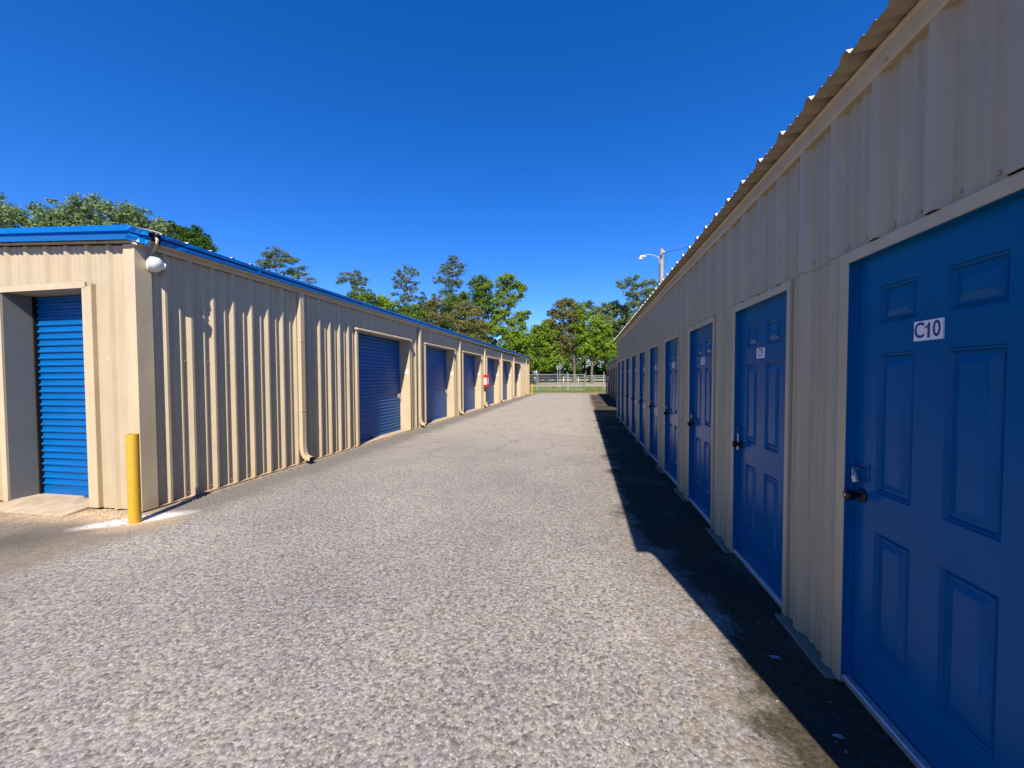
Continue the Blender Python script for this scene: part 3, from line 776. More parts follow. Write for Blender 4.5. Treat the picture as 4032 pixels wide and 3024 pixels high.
jb = mb.build('jamb', M_BLUED, None); jb.parent = leaf
mb = MB(); mb.lathe((.0, -.062, 1.022), (-1, 0, 0), [(0, .034), (.006, .034), (.012, .026), (.018, .014), (.036, .014), (.044, .024), (.060, .0275), (.072, .025), (.076, .018)], 20)
mb.lathe((-.0762, -.062, 1.022), (-1, 0, 0), [(0, .007), (.002, .007)], 10, 1)
kb = mb.build('door_knob', [M_KNOB, M_STEEL], None, smooth=True); kb.parent = leaf
mb = MB(); mb.box(-.004, 0, -.11, -.03, 1.115, 1.185); mb.box(-.030, -.004, -.056, -.050, 1.125, 1.150); mb.box(-.032, -.004, -.090, -.030, 1.155, 1.163)
hb = mb.build('hasp', M_BLUED, None, bevel=.001); hb.parent = leaf
mb = MB(); mb.box(-.042, .05, -WD, 0, DB-.022, DB-.002); mb.prism([(0, 0), (.03, 0), (.03, .010), (.006, .006)], (-.040, -WD+.005, DB-.002), (-.040, -.005, DB-.002), (1, 0, 0), (0, 0, 1))
mb.box(-.020, .05, -WD, 0, -.02, DB-.022, 1)
tb = mb.build('threshold', [M_STEEL, M_CONCG], None); tb.parent = leaf
def frame_mesh():
    mb = MB(); T_ = XT-XW
    mb.box(T_, 0, .0015, .072, .012, DT+.058); mb.box(T_, 0, -WD-.046, -WD-.0015, .012, DT+.058)
    mb.box(T_-.0025, .0, -WD-.052, .078, DT+.0035, DT+.060)
    return mb.build('door_frame', M_TRIM, None, bevel=.004)
fr0 = frame_mesh()
door_copies = [leaf]+[dup(leaf, None) for _ in range(9)]
for k, yk in enumerate(YK):
    d = door_copies[k]
    d.parent = RB; d.location = (XS-XW, yk-Y0R, 0)
    num = 'C%d' % (10-k)
    d['label'] = 'blue panelled door numbered '+num
    f_ = fr0 if k == 0 else fr0.copy()
    if k: COL.objects.link(f_)
    f_.parent = RB; f_.location = (0, yk-Y0R, 0)
    mb = MB(); mb.box(-.006, -.0006, -.492, -.356, 1.763, 1.844, 0)
    v, t_f = text_mesh(num, .088, .84, .0016)
    mb.add([(-.0066, -.424-x, 1.8035+y) for x, y, z in v], t_f, 1)
    o = mb.build('number_plate', [M_PLATE, M_INK], None); o.parent = d
# ledge strips of the slab edge between doors
for i in range(0, len(segs), 2):
    a, b_ = segs[i], segs[i+1]
    mb = MB(); mb.box(XW-.075, XW+.02, a-.01 if i else a, b_+.01, -.02, .014)
    mb.build('slab_edge', M_CONCG, RB, bevel=.003)

# padlocks --------------------------------------------------------------------
def padlock(px, py, pz, label, long=.03, tilt=.0, col=M_STEEL, w_=.028, h_=.034):
    t = thing('padlock', label, 'padlock', (px, py, pz), 'padlocks on door hasps')
    mb = MB(); mb.box(-.008, .008, -w_/2, w_/2, -h_, 0); b_ = mb.build('body', col, None, bevel=.003); b_.parent = t
    pts = [(0, -.010, -.002), (0, -.010, long*.7)] + [(0, .010*math.sin(a), long*.7+.010*math.cos(a)) for a in [(-1+j/3)*math.pi/2+0 for j in range(0, 7)]] + [(0, .010, long*.7), (0, .010, -.002)]
    mb = MB(); mb.tube(pts, .0030, 8); s_ = mb.build('shackle', M_STEEL, None, smooth=True); s_.parent = t
    t.rotation_euler = (tilt, 0, 0)
lab = {0: 'short silver padlock tilted on the hasp of blue door C10', 1: 'silver padlock on a long shackle hanging beside the knob of blue door C9',
       2: 'dark padlock on the hasp of blue door C8', 3: 'dark padlock on the hasp of blue door C7', 4: 'dark padlock on the hasp of blue door C6', 5: 'dark padlock on the hasp of blue door C5'}
for k in range(6):
    yk = YK[k]
    if k == 1: padlock(XS-.028, yk-.053, 1.005, lab[k], long=.145)
    elif k == 0: padlock(XS-.028, yk-.046, 1.118, lab[k], long=.03, tilt=-.35)
    else: padlock(XS-.028, yk-.053, 1.105, lab[k], long=.04, col=M_KNOB)
padlock(X_D+.052, 11.12, 1.03, 'silver padlock on the nearest side roll-up door of the left building', col=M_STEEL, w_=.05, h_=.06)
padlock(X_D+.052, 15.25, 1.03, 'silver padlock on the second side roll-up door of the left building', col=M_STEEL, w_=.05, h_=.06)

# scraps of litter
M_LIT = mat('dirty_paper', (.25, .26, .27), rough=.8)
for (x, y, s_, l_) in ((1.05, 2.42, .035, 'crumpled pale scrap of paper in the shade below the wall between doors C9 and C10'), (1.10, 1.93, .028, 'small pale scrap on the dark asphalt in front of blue door C10')):
    mb = MB(); rr = random.Random(int(x*100))
    g_ = [[(x+i*s_/2+rr.uniform(-.004, .004), y+j*s_/3+rr.uniform(-.004, .004), .004+rr.uniform(0, .009)) for j in range(3)] for i in range(4)]
    for i in range(3):
        for j in range(2): mb.poly([g_[i][j], g_[i+1][j], g_[i+1][j+1], g_[i][j+1]])
    tag(mb.build('litter', M_LIT, loc=(x, y, 0)), l_, 'litter')

# ================================================================== THIRD BUILDING (behind the right one)
X3, Y30, Y31 = 2.15, 19.3, 37.3
TB = thing('storage_building', 'shaded beige storage building with narrow shade-darkened doors, beyond the right building', 'building', (X3, Y30, 0))
d3 = [(y-.65, y+.65) for y in (20.6, 22.6, 24.6, 26.8, 29.0, 31.2, 33.4, 35.5)]
T3 = lambda s, h, z: (X3-h, s, z)
mb = MB(); e3 = [Y30]+[e for d_ in d3 for e in d_]+[Y31]
for i in range(0, len(e3), 2): clad(mb, e3[i], e3[i+1], .02, 2.75, T3, PR, .1)
for a, b_ in d3: clad(mb, a, b_, 2.28, 2.75, T3, PR, .1)
mb.build('front_wall', M_WALL, TB)
mb = MB(); mb.box(X3, 8.5, Y30, Y30+.02, 0, 2.8); mb.box(X3, 8.5, Y31-.02, Y31, 0, 2.8); mb.box(8.48, 8.5, Y30, Y31, 0, 2.8); mb.build('end_wall', M_WALL, TB)
mb = MB(); mb.prism([(-.13, 0), (3.3, .26), (6.5, 0), (6.5, -.05), (-.13, -.05)], (X3, Y30-.1, 2.86), (X3, Y31+.1, 2.86), (1, 0, 0), (0, 0, 1)); mb.build('roof', M_ROOF, TB)
mb = MB(); mb.box(X3-.15, X3-.131, Y30-.1, Y31+.1, 2.74, 2.90); mb.build('gutter', mat('teal_grey_gutter', (.08, .25, .33), rough=.4), TB)
mb = MB()
for i, (a, b_) in enumerate(d3):
    mb = MB(); curtain(mb, a, b_, .03, 2.3, lambda s, h, z: (X3-.022-h*.5, s, z)); mb.build('roll_up_door', mat('shade_dark_roll_door', (.05, .055, .06), rough=1, spec=0) if i == 0 else bpy.data.materials['shade_dark_roll_door'], TB)  # flush curtains; the shade of deep openings is put into their dark colour
    mb = MB(); mb.box(X3-.03, X3+.05, b_, b_+.03, .02, 2.3); mb.box(X3-.03, X3+.05, a-.03, a, .02, 2.3); mb.box(X3-.03, X3+.05, a, b_, 2.28, 2.3); mb.build('door_frame', M_TRIM, TB)
cabinet(X3-.05, 35.0, 1.25, -1, 'dark red fire extinguisher cabinet on the shaded far building at right')
mb = MB(); mb.tube([(X3-.16, 36.2, 0), (X3-.16, 36.2, 1.2)], .05, 10); tag(mb.build('standpipe', M_RED, smooth=True, loc=(X3-.16, 36.2, 0)), 'thin rust-red pipe standing at the foot of the far shaded building', 'pipe')

# ================================================================== UTILITY POLE
M_LAMPG = mat('pale_grey_lamp_metal', (.30, .31, .32), rough=.5)
YP = 18.0; KP = YP/21.0
def pp(x, z): return (x*KP, YP, CAMZ+(z-CAMZ)*KP)
UPT = thing('utility_pole', 'weathered wooden utility pole with a street light arm, rising behind the right building', 'utility pole', (3.855*KP, YP, 0))
mb = MB(); top = pp(3.855, 8.07)
mb.tube([(top[0], YP, -.1), (top[0], YP, 3), top], [.095, .085, .072], 14); mb.build('pole', M_WOOD, UPT, smooth=True)
mb = MB()
mb.tube([pp(3.78, 7.68), pp(3.66, 7.68), pp(3.56, 7.74), pp(3.42, 7.81), pp(3.25, 7.845), pp(3.10, 7.845)], .016, 8)
mb.tube([pp(3.66, 7.68), pp(3.71, 7.60), pp(3.745, 7.50), pp(3.75, 7.38)], .014, 8)
arm = mb.build('lamp_arm', M_LAMPG, UPT, smooth=True)
mb = MB(); a = pp(3.10, 7.80); b_ = pp(2.86, 7.74)
mb.prism([(-.0, -.035), (.20, -.05), (.20, .035), (0, .045)], (b_[0], YP-.05, b_[2]+.03), (b_[0], YP+.05, b_[2]+.03), (1, 0, 0), (0, 0, 1))
mb.lathe((pp(2.83, 7.83)[0], YP, pp(2.83, 7.83)[2]), (0, 0, -1), [(0, .04), (.08, .045), (.12, .075), (.17, .11), (.19, .112)], 16)
mb.build('lamp_head', M_LAMPG, UPT, smooth=True)
mb = MB(); c_ = pp(2.815, 7.83); mb.lathe((c_[0], YP, c_[2]), (0, 0, 1), [(0, .035), (.06, .035)], 12, 0); mb.build('photocell', M_BLACK, UPT)
mb = MB(); q = pp(3.93, 7.9); mb.lathe((q[0], YP-.07, q[2]), (0, -1, 0), [(0, .03), (.03, .045), (.07, .03)], 12); mb.build('insulator', M_WHITE, UPT)
mb = MB(); q = pp(3.84, 7.74); mb.box(q[0]-.03, q[0]+.03, YP-.12, YP-.07, q[2]-.10, q[2]+.04)
mb.tube([pp(3.745, 7.3), pp(3.745, 5.0), pp(3.75, 1.8)], .012, 6)
mb.tube([pp(4.05, 7.88), pp(4.08, 7.6), pp(4.08, 7.4), pp(4.02, 7.15), pp(3.93, 7.10), pp(3.86, 7.1)], .007, 6); mb.build('cable', M_BLACK, UPT)
mb = MB(); p0 = Vector(pp(3.96, 7.875)); p1 = p0+Vector((8, 0, 2.45)); pts = []
for i in range(25):
    t_ = i/24; p = p0.lerp(p1, t_); p.z -= .5*math.sin(math.pi*t_)*.55; pts.append(p)
mb.tube(pts, .013, 6); tag(mb.build('power_line', M_BLACK, loc=tuple(p0)), 'dark overhead wire running right from the wooden utility pole', 'wire')

# ================================================================== FENCES AND SIGNS
YF = 47.0
FN = thing('chain_link_fence', 'galvanised chain-link fence with barbed-wire arms across the end of the drive', 'fence', (-2, YF, 0))
def fpost(x, h, r=.045, arm=0):
    mb = MB(); mb.tube([(x, YF, 0), (x, YF, h)], r, 10)
    if arm: mb.tube([(x, YF, h), (x+arm, YF, h+.32)], r*.7, 8)
    mb.build('post', M_GALV, FN, smooth=True)
for x, h, a in ((-12, 2.0, 0), (-8.8, 2.0, 0), (-5.57, 2.25, 0), (-1.92, 1.99, -.10), (2.3, 2.26, 0), (5.5, 2.1, 0), (8.7, 2.1, 0)): fpost(x, h, .036, a)
mb = MB(); mb.tube([(-12, YF, 1.985), (-1.92, YF, 1.99)], .024, 8); mb.tube([(2.3, YF, 1.86), (8.7, YF, 1.9)], .022, 8)
mb.tube([(-12, YF, .08), (-1.92, YF, .08)], .012, 6)
mb.build('top_rail', M_GALV, FN, smooth=True)
def links(x0, x1, z0, z1, y, w_=.0028, pitch=.09):
    mb = MB(); H = z1-z0; x = x0-H
    while x < x1:
        for d_ in (1, -1):
            xa, xb = (x, x+H) if d_ > 0 else (x+H, x)
            za, zb = z0, z1
            def clip(xq, zq, xr, zr):
                if xq < x0: zq += (zr-zq)*(x0-xq)/(xr-xq); xq = x0
                if xr > x1: zr -= (zr-zq)*(xr-x1)/(xr-xq); xr = x1
                return xq, zq, xr, zr
            if xa < xb: p = (xa, za, xb, zb)
            else: p = (xb, zb, xa, za)
            if p[2] <= x0 or p[0] >= x1: continue
            xq, zq, xr, zr = clip(*p)
            if xr-xq < .02: continue
            mb.poly([(xq-w_, y, zq), (xq+w_, y, zq), (xr+w_, y, zr), (xr-w_, y, zr)])
        x += pitch
    return mb
links(-12, -1.92, .05, 1.98, YF+.01).build('mesh', M_GALV, FN)
links(2.3, 8.7, .05, 1.9, YF+.01).build('mesh', M_GALV, FN)
def gate(x0, x1, label, zl, zr, bl, br, loc_y):
    g_ = thing('chain_link_gate', label, 'gate', (x0, loc_y, 0))
    mb = MB()
    mb.tube([(x0, loc_y, .15), (x0, loc_y, 2.1)], .036, 10); mb.tube([(x1, loc_y, br), (x1, loc_y, zr)], .03, 8)
    mb.tube([(x0, loc_y, zl), (x1, loc_y, zr)], .022, 8); mb.tube([(x0, loc_y, bl), (x1, loc_y, br)], .022, 8)
    xm = (x0+x1)/2; mb.tube([(xm, loc_y, (bl+br)/2-.0), (xm, loc_y, (zl+zr)/2)], .025, 8)
    mb.build('gate_frame', M_GALV, g_, smooth=True)
    links(x0, x1, min(bl, br), min(zl, zr), loc_y+.01).build('mesh', M_GALV, g_)
gate(.11, 2.22, 'open chain-link gate leaf of steel tubes between the two right fence posts', 1.78, 1.84, .72, .91, YF-.3)
gate(-1.85, .02, 'closed chain-link gate leaf right of the bent-top fence post', 1.95, 1.95, .10, .10, YF+.15)
# white board fence beyond the road
BF = thing('board_fence', 'white three-rail board fence under the trees beyond the road', 'fence', (0, 84.6, .5))
x = -26.0
while x < 26:
    mb = MB(); mb.box(x-.07, x+.07, 84.55, 84.7, .4, 2.25 if x < -7 else 1.8); mb.build('post', M_WFENCE, BF); x += 3.1
M_SHADEB = mat('shade_grey_board', (.20, .19, .17), rough=.9, var=.3, vscale=3)  # darker rail boards, tree shade put into the colour
for z in (1.07, 1.63, 2.2):
    mb = MB(); mb.box(-26, -7.66, 84.5, 84.545, z-.065, z+.065); mb.build('rail', M_WFENCE, BF)
    if z < 2: mb = MB(); mb.box(-7.65, 24, 84.5, 84.545, z-.06, z+.06); mb.build('rail', M_SHADEB if z > 1.5 else M_WFENCE, BF)
# road signs seen from behind
s1 = thing('road_sign', 'taller grey-backed road sign on a pale post beyond the chain-link fence', 'sign', (-3.48, 58, 0), 'signs seen from behind beyond the fence')
mb = MB(); mb.box(-3.51, -3.45, 57.97, 58.03, -.02, 3.87); mb.build('post', M_GALV, s1)
mb = MB(); mb.lathe((-3.40, 58.05, 3.2), (.35, 1, 0), [(0, .42), (.01, .42)], 8); mb.build('panel', M_SIGN, s1)
s2 = thing('road_sign', 'shorter narrow road sign post left of the taller sign', 'sign', (-3.82, 58, 0), 'signs seen from behind beyond the fence')
mb = MB(); mb.box(-3.85, -3.79, 57.97, 58.03, -.02, 3.4); mb.build('post', M_GALV, s2)
mb = MB(); mb.box(-3.99, -3.67, 58.035, 58.045, 2.75, 3.35); mb.build('panel', M_SIGN, s2)

# ================================================================== TREES
def fast_mesh(name, V, nv, m_, parent=None):
    """V: (n, nv, 3) independent polygons"""
    n = V.shape[0]; me = bpy.data.meshes.new(name)
    me.vertices.add(n*nv); me.vertices.foreach_set('co', V.reshape(-1).astype(np.float32))
    me.loops.add(n*nv); me.loops.foreach_set('vertex_index', np.arange(n*nv, dtype=np.int32))
    me.polygons.add(n); me.polygons.foreach_set('loop_start', np.arange(0, n*nv, nv, dtype=np.int32))
    me.polygons.foreach_set('loop_total', np.full(n, nv, dtype=np.int32))
    me.materials.append(m_); me.update(calc_edges=True); me.validate()
    o = bpy.data.objects.new(name, me); COL.objects.link(o)
    if parent: o.parent = parent; o.location = -Vector(parent.location)
    return o
def leaves(C, size, spread, per, flat=.75):
    """C (k,3) clump centres -> leaf quads"""
    k = len(C); N = k*per
    P = np.repeat(C, per, 0); sprd = np.repeat(spread, per) if hasattr(spread, '__len__') else spread
    D = RNG.normal(size=(N, 3)); D /= np.linalg.norm(D, axis=1)[:, None]
    rad = RNG.random(N)**.45
    off = D*rad[:, None]*(sprd[:, None] if hasattr(sprd, 'shape') else sprd); off[:, 2] *= flat
    P = P+off
    nrm = D*.7+RNG.normal(size=(N, 3))*.6+np.array([0, -.15, .35]); nrm /= np.linalg.norm(nrm, axis=1)[:, None]
    a = np.cross(nrm, RNG.normal(size=(N, 3))); a /= np.linalg.norm(a, axis=1)[:, None]; b_ = np.cross(nrm, a)
    s_ = size*(.6+.8*RNG.random(N))[:, None]; e = .62
    q = np.stack([P+a*s_, P+b_*s_*e+a*s_*.1, P-a*s_, P-b_*s_*e+a*s_*.1], 1)
    return q
def tree(name, label, Y, trunk_u, base_v, lobes, m_, size=.15, dens=1.0, clump=.55, per=34, bark=M_BARK, tr=.22, group='trees beyond the buildings', flat=.75, pine=False, zb=0., lean=0.):
    size *= .74; per = int(per*(1.3 if pine else 1.35)); clump *= .88
    x0 = pix(trunk_u, 1480, Y)[0].x
    T_ = thing(name, label, 'tree', (x0, Y, zb), group)
    rr = random.Random(hash(name+label) % 1000 if False else sum(map(ord, label)))
    Cs = []; tops = []
    for (u, v, ru, rv) in lobes:
        p, ppm = pix(u, v, Y); rx = ru/ppm; rz = rv/ppm; ry = max(.6, .85*rx)
        cy = Y+rr.uniform(-.6, .6)*ry*.8
        k = max(3, int(dens*(2.7 if pine else 3.2)*(rx*rz+.3*rx*ry)/(clump*clump)))
        d_ = RNG.normal(size=(k, 3)); d_ /= np.linalg.norm(d_, axis=1)[:, None]
        rad = RNG.random(k)**(.38)
        c = np.array([p.x, cy, p.z])+d_*rad[:, None]*np.array([rx, ry, rz])
        c = c[c[:, 2] > zb+.7]; Cs.append(c); tops.append((Vector((p.x, cy, p.z)), c, rz))
    C = np.concatenate(Cs)
    sp_ = clump*(.65+1.0*RNG.random(len(C)))
    fast_mesh('crown', leaves(C, size, sp_, per, flat), 4, m_, T_)
    mb = MB(); ztop = max(t[0].z for t in tops); apex = max(tops, key=lambda t: t[0].z)[0]
    n = 9; tp = []
    for i in range(n):
        t_ = i/(n-1); w_ = t_*t_
        tp.append(Vector((x0+(apex.x-x0)*w_+rr.uniform(-.15, .15)*(0 < i < n-1), Y+(apex.y-Y)*w_, zb-.1+(ztop-zb)*t_)))
    mb.tube(tp, [tr*(1-.82*i/(n-1))+(.35*tr if i == 0 else 0) for i in range(n)], 9)
    for (c0, c, rz) in tops:
        zz = max(zb+1.2, min(c0.z-1.2*rz-.4, ztop*.92)); f_ = min(.98, max(0, (zz-zb)/(ztop-zb))); k = f_*(n-1); i = min(n-2, int(k)); st = tp[i].lerp(tp[i+1], k-i)
        r0 = tr*(1-.82*f_)*.55
        mid = st.lerp(c0, .5)+Vector((rr.uniform(-.2, .2), rr.uniform(-.2, .2), .15))
        mb.tube([st, mid, c0], [r0, r0*.7, r0*.4], 6)
        for q in range(min(len(c), 14 if pine else 9)):
            e = Vector(c[q]); m2 = c0.lerp(e, .5)+Vector((0, 0, -.05)); mb.tube([mid.lerp(c0, rr.uniform(.2, 1)), m2, e], [r0*.38, r0*.26, .012], 4, cap=False)
    mb.build('trunk', bark, T_, smooth=True)
    return T_

# behind the left building, far left
tree('oak_tree', 'pale green spreading tree above the roof at the far left edge', 22, 110, 1480, [(40, 835, 75, 60), (175, 845, 65, 65), (95, 900, 110, 70), (215, 890, 70, 60), (60, 1000, 120, 110), (200, 1000, 120, 110)], L_AIRY, size=.13, clump=.45, dens=.9, per=30)
tree('oak_tree', 'wide pale green tree above the blue roof trim, left of the roof corner', 24, 400, 1480, [(290, 845, 55, 45), (375, 825, 80, 42), (470, 842, 75, 40), (545, 855, 60, 32), (330, 900, 100, 60), (460, 905, 100, 55), (560, 900, 70, 40), (400, 1010, 160, 120)], L_AIRY, size=.13, clump=.45, dens=.95, per=30)
tree('small_tree', 'low pale green tree tip just behind the roof corner', 29, 615, 1480, [(610, 890, 48, 26), (645, 905, 35, 25), (600, 950, 80, 60)], L_AIRY, size=.13, clump=.42, per=30)
tree('dark_tree', 'dense dark green tree rising behind the roof beside the lamp', 34, 745, 1480, [(690, 905, 35, 28), (730, 915, 45, 32), (780, 945, 42, 35), (740, 970, 75, 50), (800, 985, 35, 35), (740, 1060, 110, 90)], L_DARK, size=.15, clump=.5, per=36, dens=1.3)
# tall pines
PN = dict(bark=M_BARKP, pine=True, tr=.26, flat=.5)
tree('pine_tree', 'tall pine with a broad open crown, leftmost of the four pines', 64, 1105, 1480, [(1085, 993, 45, 24), (1130, 1010, 35, 20), (1045, 1010, 28, 16), (1160, 1030, 32, 18), (1040, 1040, 38, 18), (1100, 1040, 50, 22), (1178, 1050, 22, 12), (1030, 1045, 18, 8), (1130, 1068, 50, 14), (1180, 1088, 28, 11), (1225, 1102, 26, 13), (1205, 1080, 15, 8)], L_PINE, size=.17, clump=.62, dens=.95, per=26, **PN)
tree('pine_tree', 'smaller flat-topped pine above the roof, second pine from the left', 70, 1385, 1480, [(1385, 1078, 42, 16), (1352, 1100, 28, 13), (1420, 1092, 26, 14), (1395, 1110, 35, 14), (1432, 1115, 22, 10), (1340, 1112, 16, 8), (1405, 1135, 40, 9), (1445, 1142, 22, 10)], L_PINE, size=.18, clump=.62, dens=.95, per=26, **PN)
tree('pine_tree', 'tall narrow open pine, third pine from the left', 72, 1603, 1480, [(1600, 1055, 26, 16), (1580, 1075, 25, 16), (1625, 1078, 24, 18), (1560, 1100, 20, 15), (1600, 1105, 35, 18), (1632, 1110, 16, 14), (1575, 1130, 30, 14), (1620, 1140, 30, 16), (1552, 1155, 22, 9), (1600, 1170, 42, 16), (1630, 1172, 22, 12), (1570, 1185, 30, 9)], L_PINE, size=.17, clump=.55, dens=.8, per=24, **PN)
tree('young_conifer', 'slim dark young conifer between two tall pines', 70, 1665, 1480, [(1664, 1155, 7, 10), (1665, 1172, 14, 11), (1663, 1192, 20, 13), (1665, 1215, 25, 16)], L_DARK, size=.15, clump=.45, dens=1.2, per=28, tr=.12, pine=True, flat=.5)
tree('pine_tree', 'tallest dense pine left of the leafy trees, rightmost of the four pines', 74, 1778, 1480, [(1780, 1022, 28, 15), (1755, 1042, 28, 15), (1802, 1045, 28, 18), (1735, 1065, 24, 14), (1780, 1075, 36, 20), (1815, 1075, 22, 16), (1722, 1100, 26, 16), (1762, 1108, 36, 18), (1805, 1115, 36, 22), (1765, 1145, 42, 22), (1790, 1180, 48, 28)], L_PINE, size=.17, clump=.6, dens=.95, per=26, **PN)
# broadleaf belt behind the left building
tree('leafy_tree', 'bushy green tree top below the second pine, just over the roof', 60, 1430, 1480, [(1400, 1165, 38, 20), (1450, 1175, 42, 25), (1385, 1190, 40, 25), (1430, 1220, 60, 40), (1430, 1300, 80, 70)], L_MID, size=.17, clump=.55, dens=1.15)
tree('leafy_tree', 'yellow-green bushy tree top just right of the second pine', 62, 1515, 1480, [(1500, 1180, 30, 20), (1525, 1200, 28, 28), (1490, 1215, 40, 30), (1520, 1250, 45, 40), (1510, 1330, 60, 60)], L_BRIGHT, size=.17, clump=.55, dens=1.1)
tree('leafy_tree', 'green tree under the third pine above the roof line', 64, 1610, 1480, [(1590, 1220, 42, 24), (1640, 1225, 40, 28), (1570, 1250, 40, 30), (1620, 1270, 55, 40), (1610, 1360, 70, 60)], L_MID, size=.17, clump=.55, dens=1.1)
tree('leafy_tree', 'olive tree between the third and fourth pines', 66, 1700, 1480, [(1690, 1210, 40, 35), (1720, 1185, 30, 30), (1670, 1260, 50, 40), (1720, 1270, 50, 45), (1700, 1360, 70, 60)], L_OLIVE, size=.16, clump=.55, dens=1.1)
tree('leafy_tree', 'green tree at the foot of the tallest pine', 68, 1790, 1480, [(1790, 1190, 45, 35), (1760, 1230, 45, 35), (1830, 1170, 25, 30), (1780, 1300, 70, 60)], L_MID, size=.17, clump=.55, dens=1.0)
tree('leafy_tree', 'brownish olive rounded tree left of the big green tree', 62, 1845, 1480, [(1835, 1215, 40, 28), (1870, 1235, 36, 30), (1800, 1250, 40, 32), (1845, 1275, 60, 40), (1890, 1290, 35, 35), (1840, 1350, 80, 60)], L_OLIVE, size=.13, clump=.48, dens=1.3, per=38)
tree('leafy_tree', 'tall green tree with a rounded top left of the biggest tree', 72, 1905, 1480, [(1895, 1100, 26, 22), (1870, 1118, 25, 20), (1920, 1125, 26, 24), (1895, 1145, 42, 26), (1925, 1175, 26, 26), (1870, 1175, 34, 24), (1900, 1210, 50, 30), (1935, 1245, 30, 35), (1900, 1330, 60, 70)], L_MID, size=.19, clump=.6, dens=1.05)
tree('leafy_tree', 'biggest bright green tree with ragged crown, left of the gap of sky', 70, 2010, 1480, [(1995, 1095, 36, 18), (1970, 1115, 24, 18), (2000, 1128, 30, 18), (2045, 1118, 22, 18), (2058, 1142, 24, 20), (2030, 1168, 30, 18), (1975, 1160, 32, 22), (2005, 1195, 30, 18), (1960, 1195, 26, 20), (2050, 1240, 34, 18), (2070, 1232, 16, 10), (1975, 1240, 42, 28), (2020, 1265, 36, 20), (1960, 1290, 45, 32), (2062, 1282, 22, 14), (2025, 1320, 55, 30), (2060, 1350, 40, 34), (1990, 1380, 60, 50), (2060, 1420, 55, 45)], L_BRIGHT, size=.19, clump=.55, dens=.95, tr=.35)
tree('dark_tree', 'dark shaded tree low behind the far end of the left building', 78, 2050, 1480, [(2040, 1330, 40, 30), (2075, 1360, 40, 35), (2030, 1400, 60, 45), (2085, 1420, 45, 40)], L_DARK, size=.19, clump=.6, dens=1.2)
# beyond the end of the drive
tree('leafy_tree', 'bright green low tree just right of the gap of sky', 83, 2120, 1480, [(2112, 1300, 26, 20), (2140, 1288, 25, 22), (2098, 1330, 30, 26), (2135, 1335, 42, 30), (2095, 1375, 42, 30), (2150, 1385, 45, 34), (2100, 1425, 45, 28), (2150, 1435, 42, 28), (2170, 1320, 34, 26), (2185, 1375, 36, 34), (2190, 1425, 40, 30)], L_BRIGHT, size=.19, clump=.55, dens=1.15, zb=.5)
tree('leafy_tree', 'olive brown tree with a pointed top in the middle of the tree belt', 84, 2262, 1480, [(2235, 1190, 32, 18), (2205, 1205, 26, 20), (2260, 1205, 26, 20), (2180, 1232, 28, 22), (2225, 1240, 42, 28), (2265, 1250, 30, 28), (2170, 1275, 34, 26), (2225, 1290, 48, 30), (2195, 1335, 50, 30), (2245, 1345, 42, 28), (2215, 1385, 42, 24), (2165, 1310, 30, 24), (2270, 1300, 30, 30)], L_OLIVE, size=.16, clump=.52, dens=1.2, per=38, zb=.6, tr=.3)
tree('leafy_tree', 'bright green full tree right of the olive brown tree', 83, 2332, 1480, [(2285, 1215, 20, 18), (2300, 1245, 32, 24), (2345, 1262, 32, 24), (2290, 1290, 36, 26), (2340, 1305, 40, 28), (2380, 1300, 34, 28), (2300, 1335, 40, 26), (2360, 1350, 46, 28), (2400, 1355, 36, 30), (2310, 1378, 46, 22), (2380, 1395, 46, 24), (2410, 1400, 30, 26)], L_BRIGHT, size=.19, clump=.55, dens=1.15, zb=.6, tr=.32)
tree('leafy_tree', 'blue-green tree standing back between the bright tree and the tall airy tree', 96, 2400, 1480, [(2315, 1200, 22, 16), (2385, 1205, 26, 18), (2425, 1200, 28, 16), (2350, 1225, 30, 20), (2405, 1235, 40, 24), (2455, 1228, 30, 22), (2370, 1262, 40, 24), (2430, 1275, 45, 28), (2470, 1265, 30, 28), (2400, 1310, 60, 35), (2460, 1330, 60, 50)], L_AIRY, size=.22, clump=.62, dens=1.1, zb=.6)
tree('airy_tree', 'tall thin airy tree standing beside the wooden utility pole', 92, 2520, 1480, [(2440, 1115, 13, 14), (2455, 1130, 18, 12), (2478, 1105, 22, 14), (2500, 1092, 22, 10), (2495, 1125, 28, 16), (2535, 1118, 24, 14), (2560, 1108, 20, 12), (2585, 1118, 16, 10), (2465, 1155, 22, 10), (2545, 1150, 30, 16), (2500, 1165, 32, 16), (2575, 1150, 22, 14), (2520, 1195, 36, 18), (2480, 1200, 24, 16), (2490, 1240, 34, 24), (2540, 1230, 36, 28), (2560, 1180, 40, 30), (2500, 1300, 60, 50)], L_AIRY, size=.17, clump=.5, dens=.75, zb=.6, tr=.3)
tree('dark_tree', 'dark narrow tree partly hidden behind the far building at right', 90, 2440, 1480, [(2400, 1410, 40, 30), (2440, 1400, 40, 40), (2470, 1370, 50, 50)], L_DARK, size=.2, clump=.6, dens=1.1, zb=.6)
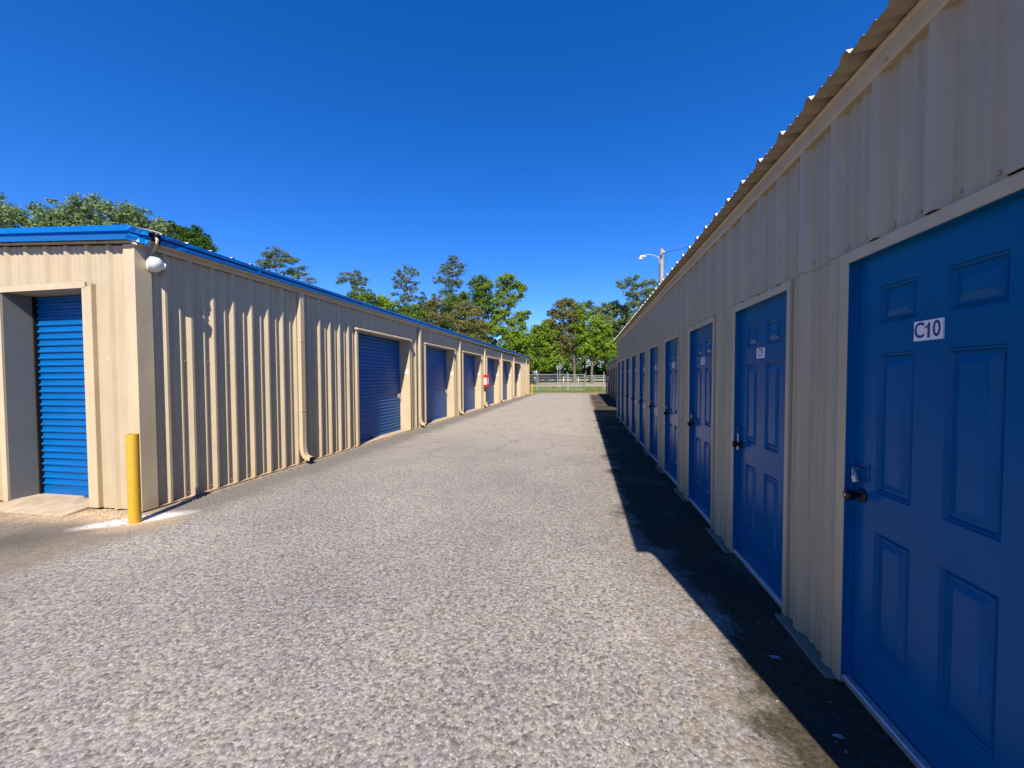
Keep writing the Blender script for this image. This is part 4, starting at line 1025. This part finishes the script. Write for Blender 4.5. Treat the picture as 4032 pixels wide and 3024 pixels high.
for i, u in enumerate((2155, 2205, 2265, 2300)):
    x0 = pix(u, 1480, 89+i)[0].x
    T_ = thing('tree_trunk', ('slim', 'bent', 'dark', 'forked')[i]+' bare lower trunk in the shade of the wood, number %d from the left' % (i+1) if False else ('slim bare trunk in the wood behind the road sign', 'leaning bare trunk in the wood right of the road sign', 'dark bare trunk in the wood behind the closed gate', 'dark thin trunk in the wood left of the open gate')[i], 'tree', (x0, 89+i, .6), 'trees beyond the buildings')
    mb = MB(); mb.tube([(x0, 89+i, .4), (x0+(.4 if i == 1 else .05), 89+i, 4), (x0+(.2 if i != 1 else 1), 89+i, 8)], [.24, .19, .12], 8); mb.build('trunk', M_BARK, T_, smooth=True)

# woodland mass behind everything and its undergrowth (uncountable)
def mass(name, label, n, xr, yr, zf, m_, size, spread, per, cat='undergrowth'):
    X_ = RNG.uniform(*xr, n); Y_ = RNG.uniform(*yr, n); Z_ = np.array([zf(x) for x in X_])*RNG.random(n)**.8+.55
    o = fast_mesh(name, leaves(np.stack([X_, Y_, Z_], 1), size, spread, per), 4, m_)
    return tag(o, label, cat, kind='stuff')
mass('woodland', 'continuous wood filling the space behind the nearer trees', 5200, (-75, 40), (98, 112), lambda x: (12.2 if x > -14 else 9.5)+1.6*math.sin(x*.41)+1.3*math.sin(x*.93+1), L_MID, .22, 1.0, 34, 'woodland')
mass('undergrowth', 'shaded green undergrowth below the trees beyond the white fence', 1500, (-40, 30), (87, 96), lambda x: 3.0+1.0*math.sin(x*.7), L_DARK, .2, .55, 26)
mass('hedge_growth', 'sunlit weeds and saplings at the edge of the wood', 260, (-30, 26), (85.5, 88), lambda x: 1.3+.5*math.sin(x*.9), L_MID, .13, .4, 30)
# grass tufts along the far verge
n = 7000
gx = RNG.uniform(-13, 9, n); gy = 42.3+RNG.random(n)**1.4*26; hgt = RNG.uniform(.06, .26, n); keep = gy > 42+np.maximum(0, (gx+1))*.6*0
A = np.stack([gx, gy, np.full(n, -.02)], 1); dxy = RNG.normal(size=(n, 2))*.04; wv = RNG.normal(size=(n, 2)); wv /= np.linalg.norm(wv, axis=1)[:, None]
wv *= .03; B1 = A.copy(); B1[:, :2] += wv; B2 = A.copy(); B2[:, :2] -= wv; Tp = A.copy(); Tp[:, :2] += dxy; Tp[:, 2] += hgt
tag(fast_mesh('grass', np.stack([B1, B2, Tp], 1), 3, L_GRASS), 'rough green and yellow grass on the verge behind the chain-link fence', 'grass', kind='stuff')
